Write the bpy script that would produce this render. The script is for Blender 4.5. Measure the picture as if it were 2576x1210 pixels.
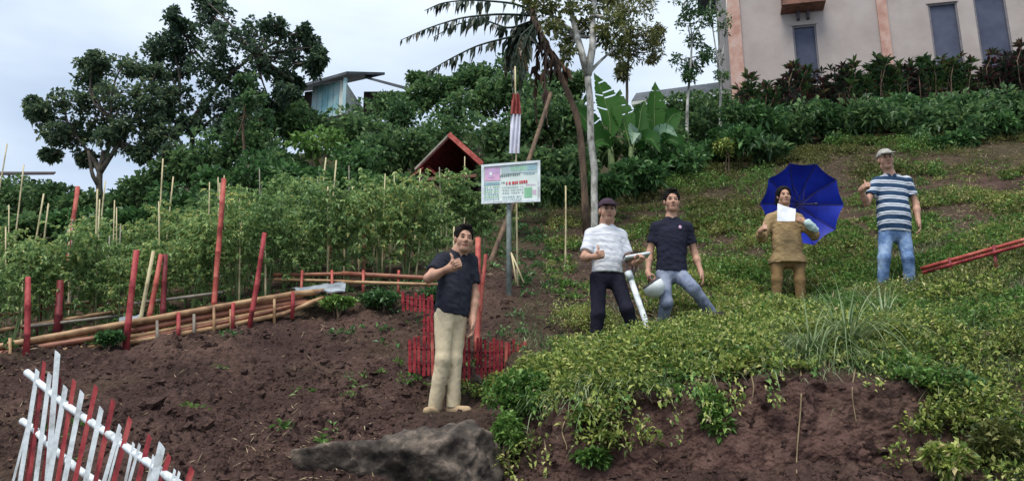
import bpy, math, random
import numpy as np
from mathutils import Vector, Matrix
from mathutils.bvhtree import BVHTree

# ------------------------------------------------------------------ camera, sky, sun, exposure
scene = bpy.context.scene
for _o in list(bpy.data.objects):
    bpy.data.objects.remove(_o)
PITCH = math.radians(15.0)
IMG_W, IMG_H, FOC = 2576.0, 1210.0, 2231.0          # the photograph's pixel frame used for surveying
cam_data = bpy.data.cameras.new('camera')
cam_data.sensor_width = 36.0
cam_data.lens = 36.0 * FOC / IMG_W
cam_data.clip_start = 0.05
cam_data.clip_end = 2000.0
cam = bpy.data.objects.new('camera', cam_data)
scene.collection.objects.link(cam)
cam.location = (0, 0, 0)
cam.rotation_euler = (math.pi / 2 + PITCH, 0, 0)
scene.camera = cam

SUN_EL, SUN_AZ = math.radians(62), math.radians(205)   # azimuth clockwise from +Y
world = bpy.data.worlds.new('World')
scene.world = world
world.use_nodes = True
wn, wl = world.node_tree.nodes, world.node_tree.links
wn.clear()
w_out = wn.new('ShaderNodeOutputWorld')
w_bg = wn.new('ShaderNodeBackground')
w_bg.inputs['Strength'].default_value = 0.074
w_sky = wn.new('ShaderNodeTexSky')
w_sky.sky_type = 'NISHITA'
w_sky.sun_disc = False
w_sky.sun_elevation = SUN_EL
w_sky.sun_rotation = SUN_AZ
w_sky.air_density = 1.0
w_sky.dust_density = 1.0
w_tc = wn.new('ShaderNodeTexCoord')
w_map = wn.new('ShaderNodeMapping')
w_map.inputs['Scale'].default_value = (1.0, 1.0, 2.6)
w_noise = wn.new('ShaderNodeTexNoise')
w_noise.inputs['Scale'].default_value = 2.1
w_noise.inputs['Detail'].default_value = 5.0
w_noise.inputs['Roughness'].default_value = 0.5
w_ramp = wn.new('ShaderNodeValToRGB')
w_ramp.color_ramp.elements[0].position = 0.38
w_ramp.color_ramp.elements[0].color = (4.8, 5.8, 7.3, 1)
w_ramp.color_ramp.elements[1].position = 0.66
w_ramp.color_ramp.elements[1].color = (8.4, 9.3, 10.3, 1)
w_mix = wn.new('ShaderNodeMix')
w_mix.data_type = 'RGBA'
w_mix.inputs[0].default_value = 0.86
wl.new(w_tc.outputs['Generated'], w_map.inputs['Vector'])
wl.new(w_map.outputs['Vector'], w_noise.inputs['Vector'])
wl.new(w_noise.outputs['Fac'], w_ramp.inputs['Fac'])
wl.new(w_sky.outputs['Color'], w_mix.inputs[6])
wl.new(w_ramp.outputs['Color'], w_mix.inputs[7])
wl.new(w_mix.outputs[2], w_bg.inputs['Color'])
wl.new(w_bg.outputs['Background'], w_out.inputs['Surface'])

sun_data = bpy.data.lights.new('sun', 'SUN')
sun_data.energy = 2.2
sun_data.angle = math.radians(30)
sun_data.color = (1.0, 0.96, 0.9)
sun = bpy.data.objects.new('sun', sun_data)
scene.collection.objects.link(sun)
_sd = Vector((math.sin(SUN_AZ) * math.cos(SUN_EL), math.cos(SUN_AZ) * math.cos(SUN_EL), math.sin(SUN_EL)))
sun.rotation_euler = (-_sd).to_track_quat('-Z', 'Y').to_euler()

scene.view_settings.view_transform = 'Standard'
scene.view_settings.look = 'None'
scene.view_settings.exposure = 0.85
scene.view_settings.gamma = 1.0
scene.view_settings.use_curve_mapping = False
scene.render.engine = 'CYCLES'
scene.cycles.max_bounces = 6
scene.cycles.transparent_max_bounces = 6

# ------------------------------------------------------------------ surveying: pixel of the photograph + distance -> point in the place
CP, SP = math.cos(PITCH), math.sin(PITCH)
def ray(X, Y):
    u, v = (X - IMG_W / 2) / FOC, (IMG_H / 2 - Y) / FOC
    return np.array([u, CP - v * SP, SP + v * CP])
def at(X, Y, d):
    r = ray(X, Y)
    return r * (d / r[1])
def at_many(X, Y, d):
    u, v = (np.asarray(X) - IMG_W / 2) / FOC, (IMG_H / 2 - np.asarray(Y)) / FOC
    ry = CP - v * SP
    k = np.asarray(d) / ry
    return np.stack([u * k, ry * k, (SP + v * CP) * k], -1)
def pix(P):
    P = np.asarray(P, float)
    f = P[..., 1] * CP + P[..., 2] * SP
    up = -P[..., 1] * SP + P[..., 2] * CP
    f = np.maximum(f, 1e-3)
    return IMG_W / 2 + FOC * P[..., 0] / f, IMG_H / 2 - FOC * up / f

# ------------------------------------------------------------------ noise
def _hash(ix, iy, iz, seed):
    h = (ix * 374761393 + iy * 668265263 + iz * 2147483647 + seed * 974634777) & 0xFFFFFFFF
    h = ((h ^ (h >> 13)) * 1274126177) & 0xFFFFFFFF
    h = (h ^ (h >> 16)) & 0xFFFFFFFF
    return h.astype(np.float64) / 4294967295.0
def vnoise(P, seed=0):
    P = np.asarray(P, float)
    i = np.floor(P).astype(np.int64)
    f = P - i
    f = f * f * (3 - 2 * f)
    x, y, z = i[..., 0], i[..., 1], i[..., 2]
    fx, fy, fz = f[..., 0], f[..., 1], f[..., 2]
    def H(a, b, c): return _hash(x + a, y + b, z + c, seed)
    c00 = H(0,0,0) * (1-fx) + H(1,0,0) * fx
    c10 = H(0,1,0) * (1-fx) + H(1,1,0) * fx
    c01 = H(0,0,1) * (1-fx) + H(1,0,1) * fx
    c11 = H(0,1,1) * (1-fx) + H(1,1,1) * fx
    return ((c00 * (1-fy) + c10 * fy) * (1-fz) + (c01 * (1-fy) + c11 * fy) * fz) * 2 - 1
def fbm(P, oct=4, seed=0, gain=0.5):
    P = np.asarray(P, float)
    s, a = 0, 1.0
    for k in range(oct):
        s = s + a * vnoise(P * (2.03 ** k) + 17.3 * k, seed + k)
        a *= gain
    return s

# ------------------------------------------------------------------ objects
COL = scene.collection
def mesh_np(name, V, F, smooth=False):
    """V (n,3); F (m,3) or (m,4) array, or a list of such arrays"""
    V = np.asarray(V, np.float32)
    Fs = F if isinstance(F, list) else [F]
    Fs = [np.asarray(f, np.int32) for f in Fs if len(f)]
    me = bpy.data.meshes.new(name)
    me.vertices.add(len(V))
    me.vertices.foreach_set('co', V.ravel())
    loops = np.concatenate([f.ravel() for f in Fs])
    sizes = np.concatenate([np.full(len(f), f.shape[1], np.int32) for f in Fs])
    starts = np.concatenate([[0], np.cumsum(sizes)[:-1]]).astype(np.int32)
    me.loops.add(len(loops))
    me.loops.foreach_set('vertex_index', loops)
    me.polygons.add(len(sizes))
    me.polygons.foreach_set('loop_start', starts)
    me.polygons.foreach_set('loop_total', sizes)
    me.polygons.foreach_set('use_smooth', np.full(len(sizes), bool(smooth)))
    me.update(calc_edges=True)
    return me
def tag(o, label=None, cat=None, group=None, kind=None):
    if label: o['label'] = label
    if cat: o['category'] = cat
    if group: o['group'] = group
    if kind: o['kind'] = kind
    return o
def link_mesh(name, me, mat, parent=None, loc=None):
    o = bpy.data.objects.new(name, me)
    COL.objects.link(o)
    if mat is not None and not me.materials:
        for m in (mat if isinstance(mat, (list, tuple)) else [mat]):
            me.materials.append(m)
    if parent is not None: o.parent = parent
    if loc is not None: o.location = loc
    return o
def empty(name, loc):
    o = bpy.data.objects.new(name, None)
    o.empty_display_size = 0.1
    COL.objects.link(o)
    o.location = Vector(loc)
    return o
def part(name, V, F, mat, parent, smooth=False):
    """mesh given in place coordinates, stored relative to its thing's origin"""
    base = np.zeros(3)
    p = parent
    while p is not None:
        base = base + np.array(p.location)
        p = p.parent
    return link_mesh(name, mesh_np(name, np.asarray(V) - base, F, smooth), mat, parent)
def solo(name, V, F, mat, label, cat, group=None, smooth=False, kind=None):
    V = np.asarray(V)
    base = np.array([(V[:, 0].min() + V[:, 0].max()) / 2, (V[:, 1].min() + V[:, 1].max()) / 2, V[:, 2].min()])
    o = link_mesh(name, mesh_np(name, V - base, F, smooth), mat, None, Vector(base))
    return tag(o, label, cat, group, kind)
def copy_tree(o, parent=None):
    c = o.copy(); COL.objects.link(c)
    if parent is not None: c.parent = parent
    for ch in o.children:
        copy_tree(ch, c)
    return c

# ------------------------------------------------------------------ shapes
def nrm(v):
    v = np.asarray(v, float); return v / (np.linalg.norm(v) + 1e-12)
def frame(d):
    d = nrm(d)
    a = np.array([0, 0, 1.0]) if abs(d[2]) < 0.9 else np.array([1.0, 0, 0])
    s = nrm(np.cross(d, a)); return s, np.cross(s, d), d
def tube(pts, rad, sides=8, cap=True):
    pts = np.asarray(pts, float); n = len(pts)
    rad = np.full(n, rad, float) if np.isscalar(rad) else np.asarray(rad, float)
    V = []
    tang = np.gradient(pts, axis=0)
    s0, t0, _ = frame(tang[0])
    for i in range(n):
        d = nrm(tang[i])
        s0 = nrm(s0 - d * np.dot(s0, d)); t0 = np.cross(d, s0)
        a = np.linspace(0, 2 * math.pi, sides, endpoint=False)
        V.append(pts[i] + rad[i] * (np.cos(a)[:, None] * s0 + np.sin(a)[:, None] * t0))
    V = np.concatenate(V)
    F = []
    for i in range(n - 1):
        for k in range(sides):
            k2 = (k + 1) % sides
            F.append((i * sides + k, i * sides + k2, (i + 1) * sides + k2, (i + 1) * sides + k))
    out = [np.array(F)]
    if cap:
        c0, c1 = len(V), len(V) + 1
        V = np.concatenate([V, pts[:1], pts[-1:]])
        T = []
        for k in range(sides):
            k2 = (k + 1) % sides
            T.append((c0, k2, k)); T.append((c1, (n - 1) * sides + k, (n - 1) * sides + k2))
        out.append(np.array(T))
    return V, out
def join(items):
    V, Q, off = [], {}, 0
    for v, fs in items:
        fs = fs if isinstance(fs, list) else [fs]
        for f in fs:
            f = np.asarray(f)
            if len(f): Q.setdefault(f.shape[1], []).append(f + off)
        V.append(np.asarray(v)); off += len(v)
    return np.concatenate(V), [np.concatenate(q) for q in Q.values()]
def bamboo(a, b, r, rng, bend=0.015, sides=8, taper=0.85):
    """bamboo cane with swollen nodes"""
    a, b = np.asarray(a, float), np.asarray(b, float)
    L = np.linalg.norm(b - a)
    s, t, d = frame(b - a)
    nodes = max(2, int(L / 0.28))
    ts, rs = [0.0], [1.0]
    for k in range(1, nodes):
        c = k / nodes
        e = 0.012 / L
        ts += [c - e, c, c + e]; rs += [1.0, 1.16, 1.0]
    ts.append(1.0); rs.append(1.0)
    ts = np.array(ts); rs = np.array(rs) * r * (1 - (1 - taper) * ts)
    ph, am = rng.uniform(0, 6.28), bend * L * rng.uniform(0.3, 1)
    off = np.sin(ts * math.pi)[:, None] * am * (math.cos(ph) * s + math.sin(ph) * t)
    return tube(a + (b - a) * ts[:, None] + off, rs, sides)
def box(c, half, R=None):
    c = np.asarray(c, float)
    g = np.array([[x, y, z] for x in (-1, 1) for y in (-1, 1) for z in (-1, 1)], float) * np.asarray(half)
    if R is not None: g = g @ np.asarray(R)          # rows of R are the local axes
    F = np.array([(0,1,3,2),(4,6,7,5),(0,4,5,1),(2,3,7,6),(0,2,6,4),(1,5,7,3)])
    return g + c, F
def prism(poly, n, thick):
    """extrude a planar polygon (k,3) along n"""
    poly = np.asarray(poly, float); k = len(poly)
    V = np.concatenate([poly, poly + np.asarray(n) * thick])
    side = np.array([(i, (i + 1) % k, (i + 1) % k + k, i + k) for i in range(k)])
    caps = [np.array([list(range(k))[::-1]]), np.array([[i + k for i in range(k)]])]
    return V, [side] + caps

# leaves: every leaf is a rhombus folded along its midrib, bending at the tip
def leaf_faces(B, D, N, L, W, fold=0.25, droop=0.15):
    n = len(B)
    D = D / (np.linalg.norm(D, axis=1, keepdims=True) + 1e-9)
    S = np.cross(D, N); S /= (np.linalg.norm(S, axis=1, keepdims=True) + 1e-9)
    N = np.cross(S, D)
    L = np.broadcast_to(L, n)[:, None]; W = np.broadcast_to(W, n)[:, None]
    mid = B + D * L * 0.45
    a = mid + S * W * 0.5 + N * W * fold
    b = mid - S * W * 0.5 + N * W * fold
    t = B + D * L + np.array([0, 0, -1.0]) * L * droop
    V = np.stack([B, a, t, b], 1).reshape(-1, 3)
    i = np.arange(n)[:, None] * 4
    F = np.concatenate([i + [0, 1, 2], i + [0, 2, 3]], 1).reshape(-1, 3)
    return V, F
def rand_dirs(n, rng):
    v = rng.normal(size=(n, 3)); return v / np.linalg.norm(v, axis=1, keepdims=True)
def leaf_cloud(C, R, n, L, W, rng, out=0.5, up=0.25, shell=0.5):
    """n leaves through an ellipsoid (centre C, radii R), denser at the rim"""
    d = rand_dirs(n, rng)
    r = rng.uniform(shell ** 3, 1, n) ** (1 / 3.0)
    B = np.asarray(C) + d * r[:, None] * np.asarray(R)
    D = d * out + rand_dirs(n, rng) * (1 - out) + np.array([0, 0, up])
    N = rand_dirs(n, rng) * 0.6 + np.array([0, 0, 1.0])
    l = L * rng.uniform(0.6, 1.35, n)
    return leaf_faces(B, D, N, l, l * (W / L))
def blades(B, D, L, W, bend, segs=4):
    """grass blades: base, leading direction, length, width, bending toward the ground"""
    n = len(B)
    D = D / (np.linalg.norm(D, axis=1, keepdims=True) + 1e-9)
    H = D.copy(); H[:, 2] = 0
    H /= (np.linalg.norm(H, axis=1, keepdims=True) + 1e-9)
    S = np.stack([-H[:, 1], H[:, 0], np.zeros(n)], 1)
    L = np.broadcast_to(L, n)[:, None]; W = np.broadcast_to(W, n)[:, None]; bend = np.broadcast_to(bend, n)[:, None]
    rows = []
    p = B.copy(); d = D.copy()
    for k in range(segs):
        w = W * (1 - 0.12 * k if k else 0.7) * (1.0 - 0.5 * (k / segs) ** 2)
        rows.append(p - S * w / 2); rows.append(p + S * w / 2)
        p = p + d * L / segs
        d = d + (H * 0.35 + np.array([0, 0, -1.0])) * bend / segs
        d /= np.linalg.norm(d, axis=1, keepdims=True)
    rows.append(p)
    V = np.stack(rows, 1).reshape(-1, 3)
    m = 2 * segs + 1
    i = np.arange(n)[:, None] * m
    Q = [i + [2 * k, 2 * k + 1, 2 * k + 3, 2 * k + 2] for k in range(segs - 1)]
    Q = np.concatenate(Q, 1).reshape(-1, 4) if segs > 1 else np.zeros((0, 4), int)
    T = i + [2 * segs - 2, 2 * segs - 1, 2 * segs]
    return V, [Q, T.reshape(-1, 3)]

# signed-distance modelling for bodies, clothes and stones
def surface_nets(F, org, h):
    nx, ny, nz = F.shape
    S = F < 0
    c = np.zeros((nx - 1, ny - 1, nz - 1), np.int8)
    for a in (0, 1):
        for b in (0, 1):
            for e in (0, 1):
                c += S[a:nx - 1 + a, b:ny - 1 + b, e:nz - 1 + e]
    act = (c > 0) & (c < 8)
    idx = np.argwhere(act)
    ids = np.full(act.shape, -1, np.int64); ids[act] = np.arange(len(idx))
    acc = np.zeros((len(idx), 3)); cnt = np.zeros(len(idx))
    cor = [(a, b, e) for a in (0, 1) for b in (0, 1) for e in (0, 1)]
    val = {k: F[idx[:, 0] + k[0], idx[:, 1] + k[1], idx[:, 2] + k[2]] for k in cor}
    for k in cor:
        for ax in range(3):
            if k[ax]: continue
            k2 = list(k); k2[ax] = 1; k2 = tuple(k2)
            f0, f1 = val[k], val[k2]
            m = (f0 < 0) != (f1 < 0)
            t = np.where(m, f0 / np.where(m, f0 - f1, 1), 0)
            p = np.zeros((len(idx), 3)); p[:] = k
            p[:, ax] = t
            acc += p * m[:, None]; cnt += m
    V = (idx + acc / np.maximum(cnt, 1)[:, None]) * h + org
    Q = []
    for ax in range(3):
        b, e = [(1, 2), (2, 0), (0, 1)][ax]
        s0 = [slice(1, -1)] * 3; s1 = [slice(1, -1)] * 3
        s0[ax] = slice(0, -1); s1[ax] = slice(1, None)
        A, Bv = S[tuple(s0)], S[tuple(s1)]
        ed = np.argwhere(A != Bv)
        if not len(ed): continue
        flip = A[ed[:, 0], ed[:, 1], ed[:, 2]]
        g = ed.copy(); g[:, b] += 1; g[:, e] += 1
        def cell(db, de):
            q = g.copy(); q[:, b] -= db; q[:, e] -= de
            return ids[q[:, 0], q[:, 1], q[:, 2]]
        q = np.stack([cell(1, 1), cell(0, 1), cell(0, 0), cell(1, 0)], 1)
        q[~flip] = q[~flip][:, ::-1]
        Q.append(q)
    Q = np.concatenate(Q)
    return V, Q[(Q >= 0).all(1)]
def p_cone(a, b, ra, rb, clip=None, k=None):
    a, b = np.asarray(a, float), np.asarray(b, float); m = max(ra, rb)
    def f(P):
        ab = b - a
        t = np.clip(((P - a) @ ab) / (ab @ ab + 1e-12), 0, 1)
        return np.linalg.norm(P - a - t[..., None] * ab, axis=-1) - (ra + (rb - ra) * t)
    return dict(f=f, lo=np.minimum(a, b) - m, hi=np.maximum(a, b) + m, clip=clip, k=k)
def p_ell(c, R, rad, clip=None, k=None):
    c, rad = np.asarray(c, float), np.asarray(rad, float)
    R = np.eye(3) if R is None else np.asarray(R, float)
    def f(P):
        q = (P - c) @ R.T
        k0 = np.linalg.norm(q / rad, axis=-1); k1 = np.linalg.norm(q / rad ** 2, axis=-1)
        return k0 * (k0 - 1) / np.maximum(k1, 1e-6)
    m = rad.max()
    return dict(f=f, lo=c - m, hi=c + m, clip=clip, k=k)
def p_box(c, R, half, rnd, clip=None, k=None):
    c, half = np.asarray(c, float), np.asarray(half, float) - rnd
    R = np.asarray(R, float)
    def f(P):
        q = np.abs((P - c) @ R.T) - half
        return np.linalg.norm(np.maximum(q, 0), axis=-1) + np.minimum(q.max(-1), 0) - rnd
    m = np.linalg.norm(half) + rnd
    return dict(f=f, lo=c - m, hi=c + m, clip=clip, k=k)
def p_prof(o, R, prof, clip=None, k=None, e=2.3):
    """rounded column: prof rows are (height along R[2], half width, half depth, forward shift)"""
    o, R, prof = np.asarray(o, float), np.asarray(R, float), np.asarray(prof, float)
    def f(P):
        q = (P - o) @ R.T
        z = q[..., 2]
        a, b, c = (np.interp(z, prof[:, 0], prof[:, i]) for i in (1, 2, 3))
        r = (np.abs(q[..., 0] / a) ** e + np.abs((q[..., 1] - c) / b) ** e) ** (1 / e)
        d = (r - 1) * np.minimum(a, b)
        return np.maximum(d, np.maximum(prof[0, 0] - z, z - prof[-1, 0]))
    m = prof[:, 1].max() + 0.05
    ends = np.array([o + R[2] * prof[0, 0], o + R[2] * prof[-1, 0]])
    return dict(f=f, lo=ends.min(0) - m, hi=ends.max(0) + m, clip=clip, k=k)
def neg(p):
    p['neg'] = True; return p
def sdf_mesh(prims, h, k=0.03, wrinkle=None, cuts=()):
    lo = np.min([p['lo'] for p in prims if not p.get('neg')], 0) - 4 * h - 0.02
    hi = np.max([p['hi'] for p in prims if not p.get('neg')], 0) + 4 * h + 0.02
    n = np.ceil((hi - lo) / h).astype(int) + 1
    ax = [lo[i] + h * np.arange(n[i]) for i in range(3)]
    F = np.full(n, 0.12)
    for p in prims:
        a = np.maximum(np.floor((p['lo'] - 0.09 - lo) / h).astype(int), 0)
        b = np.minimum(np.ceil((p['hi'] + 0.09 - lo) / h).astype(int) + 1, n)
        if (b <= a).any(): continue
        P = np.stack(np.meshgrid(ax[0][a[0]:b[0]], ax[1][a[1]:b[1]], ax[2][a[2]:b[2]], indexing='ij'), -1)
        d = p['f'](P)
        for (pt, nn) in (p['clip'] or ()):
            d = np.maximum(d, (P - np.asarray(pt)) @ np.asarray(nn))
        sl = tuple(slice(a[i], b[i]) for i in range(3))
        kk = p['k'] or k
        G = F[sl]
        if p.get('neg'):
            d = -d
            t = np.maximum(kk - np.abs(G - d), 0) / kk
            F[sl] = np.maximum(G, d) + t * t * kk / 4
        else:
            t = np.maximum(kk - np.abs(G - d), 0) / kk
            F[sl] = np.minimum(G, d) - t * t * kk / 4
    if wrinkle or cuts:
        P = np.stack(np.meshgrid(*ax, indexing='ij'), -1)
        if wrinkle:
            m = np.abs(F) < 0.04
            F[m] += wrinkle(P[m])
        for (pt, nn) in cuts:
            F = np.maximum(F, (P - np.asarray(pt)) @ np.asarray(nn))
    return surface_nets(F, lo, h)

# ------------------------------------------------------------------ materials
def new_mat(name):
    m = bpy.data.materials.new(name); m.use_nodes = True
    nt = m.node_tree
    return m, nt, nt.nodes['Principled BSDF'], nt.nodes['Material Output']
def N(nt, t, **kw):
    n = nt.nodes.new(t)
    for k, v in kw.items(): setattr(n, k, v)
    return n
def ramp(nt, stops):
    r = nt.nodes.new('ShaderNodeValToRGB')
    e = r.color_ramp.elements
    while len(e) > 1: e.remove(e[-1])
    e[0].position, e[0].color = stops[0][0], (*stops[0][1], 1)
    for p, c in stops[1:]:
        q = e.new(p); q.color = (*c, 1)
    return r
def surf_mat(name, c1, c2, scale=12, rough=0.7, bump=0.3, bscale=None, detail=6, stretch=(1, 1, 1), c3=None, spec=0.3, metal=0.0):
    """colour mottled between c1 and c2 with fine relief, in object coordinates"""
    m, nt, b, o = new_mat(name)
    tc = N(nt, 'ShaderNodeTexCoord'); mp = N(nt, 'ShaderNodeMapping')
    mp.inputs['Scale'].default_value = stretch
    nz = N(nt, 'ShaderNodeTexNoise'); nz.inputs['Scale'].default_value = scale; nz.inputs['Detail'].default_value = detail
    nz.inputs['Roughness'].default_value = 0.62
    st = [(0.36, c1), (0.64, c2)] if c3 is None else [(0.36, c1), (0.5, c2), (0.64, c3)]
    r = ramp(nt, st)
    nt.links.new(tc.outputs['Object'], mp.inputs['Vector']); nt.links.new(mp.outputs['Vector'], nz.inputs['Vector'])
    nt.links.new(nz.outputs['Fac'], r.inputs['Fac']); nt.links.new(r.outputs['Color'], b.inputs['Base Color'])
    b.inputs['Roughness'].default_value = rough
    b.inputs['Specular IOR Level'].default_value = spec
    b.inputs['Metallic'].default_value = metal
    if bump:
        n2 = N(nt, 'ShaderNodeTexNoise'); n2.inputs['Scale'].default_value = bscale or scale * 4; n2.inputs['Detail'].default_value = 5
        bp = N(nt, 'ShaderNodeBump'); bp.inputs['Strength'].default_value = bump; bp.inputs['Distance'].default_value = 0.01
        nt.links.new(mp.outputs['Vector'], n2.inputs['Vector'])
        nt.links.new(n2.outputs['Fac'], bp.inputs['Height']); nt.links.new(bp.outputs['Normal'], b.inputs['Normal'])
    return m
def leaf_mat(name, stops, trans=0.3, rough=0.45, spec=0.35):
    """each leaf its own colour out of a ramp; thin and a little translucent"""
    m, nt, b, o = new_mat(name)
    g = N(nt, 'ShaderNodeNewGeometry')
    oi = N(nt, 'ShaderNodeObjectInfo')
    ad = N(nt, 'ShaderNodeMath', operation='MULTIPLY_ADD'); ad.inputs[1].default_value = 0.3; ad.inputs[2].default_value = -0.15
    s = N(nt, 'ShaderNodeMath', operation='ADD', use_clamp=True)
    nt.links.new(oi.outputs['Random'], ad.inputs[0])
    nt.links.new(g.outputs['Random Per Island'], s.inputs[0]); nt.links.new(ad.outputs[0], s.inputs[1])
    r = ramp(nt, stops)
    nt.links.new(s.outputs[0], r.inputs['Fac'])
    nt.links.new(r.outputs['Color'], b.inputs['Base Color'])
    b.inputs['Roughness'].default_value = rough; b.inputs['Specular IOR Level'].default_value = spec
    t = N(nt, 'ShaderNodeBsdfTranslucent'); nt.links.new(r.outputs['Color'], t.inputs['Color'])
    mx = N(nt, 'ShaderNodeMixShader'); mx.inputs[0].default_value = trans
    nt.links.new(b.outputs[0], mx.inputs[1]); nt.links.new(t.outputs[0], mx.inputs[2]); nt.links.new(mx.outputs[0], o.inputs['Surface'])
    return m
def plain(name, c, rough=0.6, spec=0.3, metal=0):
    return surf_mat(name, tuple(x * 0.82 for x in c), tuple(min(1, x * 1.15) for x in c), scale=9, rough=rough, bump=0.12, spec=spec, metal=metal)

M = {}
M['white_paint'] = surf_mat('white_paint', (0.36, 0.38, 0.38), (0.56, 0.61, 0.63), 9, 0.6, 0.3, c3=(0.66, 0.71, 0.73))
M['red_paint'] = surf_mat('red_paint', (0.10, 0.016, 0.018), (0.28, 0.03, 0.036), 11, 0.65, 0.4, stretch=(1, 1, 0.5), c3=(0.36, 0.075, 0.065))
M['red_faded'] = surf_mat('red_faded', (0.22, 0.035, 0.03), (0.38, 0.07, 0.055), 6, 0.6, 0.3, c3=(0.42, 0.15, 0.10))
M['red_dark'] = surf_mat('red_dark', (0.07, 0.012, 0.015), (0.2, 0.025, 0.03), 8, 0.6, 0.3)
M['bamboo_tan'] = surf_mat('bamboo_tan', (0.17, 0.09, 0.05), (0.34, 0.20, 0.10), 5, 0.5, 0.2, c3=(0.42, 0.28, 0.15))
M['bamboo_orange'] = surf_mat('bamboo_orange', (0.17, 0.06, 0.04), (0.32, 0.14, 0.08), 5, 0.5, 0.2)
M['bamboo_pale'] = surf_mat('bamboo_pale', (0.34, 0.28, 0.15), (0.52, 0.45, 0.27), 6, 0.55, 0.2)
M['bamboo_grey'] = surf_mat('bamboo_grey', (0.14, 0.12, 0.10), (0.28, 0.25, 0.2), 6, 0.7, 0.25)
M['bark_pale'] = surf_mat('bark_pale', (0.09, 0.085, 0.07), (0.30, 0.29, 0.26), 9, 0.85, 0.7, stretch=(1, 1, 0.45), c3=(0.48, 0.47, 0.43))
M['bark_dark'] = surf_mat('bark_dark', (0.035, 0.028, 0.022), (0.10, 0.085, 0.065), 12, 0.85, 0.6, stretch=(1, 1, 0.4))
M['bark_brown'] = surf_mat('bark_brown', (0.05, 0.035, 0.025), (0.17, 0.11, 0.07), 10, 0.85, 0.6, stretch=(1, 1, 0.3))
M['leaf_tree'] = leaf_mat('leaf_tree', [(0, (0.034, 0.06, 0.042)), (0.55, (0.075, 0.13, 0.072)), (0.9, (0.14, 0.20, 0.10)), (1, (0.21, 0.25, 0.12))], trans=0.5)
M['leaf_dark'] = leaf_mat('leaf_dark', [(0, (0.024, 0.06, 0.026)), (0.55, (0.062, 0.135, 0.05)), (1, (0.17, 0.27, 0.10))], trans=0.4)
M['leaf_mid'] = leaf_mat('leaf_mid', [(0, (0.03, 0.075, 0.025)), (0.6, (0.075, 0.175, 0.055)), (1, (0.17, 0.31, 0.10))])
M['leaf_tomato'] = leaf_mat('leaf_tomato', [(0, (0.08, 0.15, 0.06)), (0.5, (0.20, 0.32, 0.11)), (0.88, (0.34, 0.46, 0.17)), (1, (0.52, 0.50, 0.18))], trans=0.42)
M['leaf_weed'] = leaf_mat('leaf_weed', [(0, (0.05, 0.095, 0.022)), (0.3, (0.14, 0.21, 0.045)), (0.65, (0.32, 0.39, 0.09)), (0.9, (0.47, 0.49, 0.15)), (1, (0.5, 0.42, 0.22))])
M['leaf_green'] = leaf_mat('leaf_green', [(0, (0.04, 0.10, 0.02)), (0.5, (0.12, 0.24, 0.05)), (1, (0.25, 0.38, 0.10))])
M['leaf_olive'] = leaf_mat('leaf_olive', [(0, (0.035, 0.055, 0.016)), (0.45, (0.12, 0.14, 0.036)), (0.85, (0.22, 0.225, 0.075)), (1, (0.33, 0.28, 0.14))])
M['leaf_croton'] = leaf_mat('leaf_croton', [(0, (0.012, 0.02, 0.014)), (0.4, (0.03, 0.055, 0.025)), (0.62, (0.045, 0.018, 0.022)), (0.9, (0.09, 0.03, 0.035)), (1, (0.13, 0.11, 0.03))])
M['leaf_croton_green'] = leaf_mat('leaf_croton_green', [(0, (0.012, 0.035, 0.014)), (0.6, (0.04, 0.09, 0.025)), (0.85, (0.09, 0.13, 0.03)), (1, (0.10, 0.035, 0.03))])
M['leaf_banana'] = leaf_mat('leaf_banana', [(0, (0.022, 0.08, 0.014)), (1, (0.042, 0.12, 0.022))], trans=0.35, rough=0.6, spec=0.1)
M['leaf_banana_pale'] = leaf_mat('leaf_banana_pale', [(0, (0.12, 0.22, 0.14)), (1, (0.2, 0.3, 0.21))], trans=0.3)
M['leaf_dry'] = leaf_mat('leaf_dry', [(0, (0.03, 0.024, 0.018)), (0.5, (0.06, 0.04, 0.03)), (1, (0.16, 0.08, 0.05))], trans=0.15, rough=0.8)
M['leaf_tatter'] = leaf_mat('leaf_tatter', [(0, (0.012, 0.025, 0.014)), (0.7, (0.025, 0.045, 0.022)), (1, (0.09, 0.05, 0.025))], trans=0.15)
M['straw'] = leaf_mat('straw', [(0, (0.10, 0.075, 0.05)), (0.6, (0.24, 0.18, 0.10)), (1, (0.38, 0.30, 0.19))], trans=0.1, rough=0.8)
M['blade'] = leaf_mat('blade', [(0, (0.05, 0.11, 0.03)), (0.6, (0.13, 0.21, 0.08)), (1, (0.34, 0.40, 0.22))], trans=0.25)
M['blade_pale'] = leaf_mat('blade_pale', [(0, (0.10, 0.16, 0.06)), (0.5, (0.22, 0.29, 0.13)), (1, (0.42, 0.46, 0.28))], trans=0.25)
M['stem'] = surf_mat('stem', (0.05, 0.09, 0.03), (0.13, 0.17, 0.06), 15, 0.7, 0.2)

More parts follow.
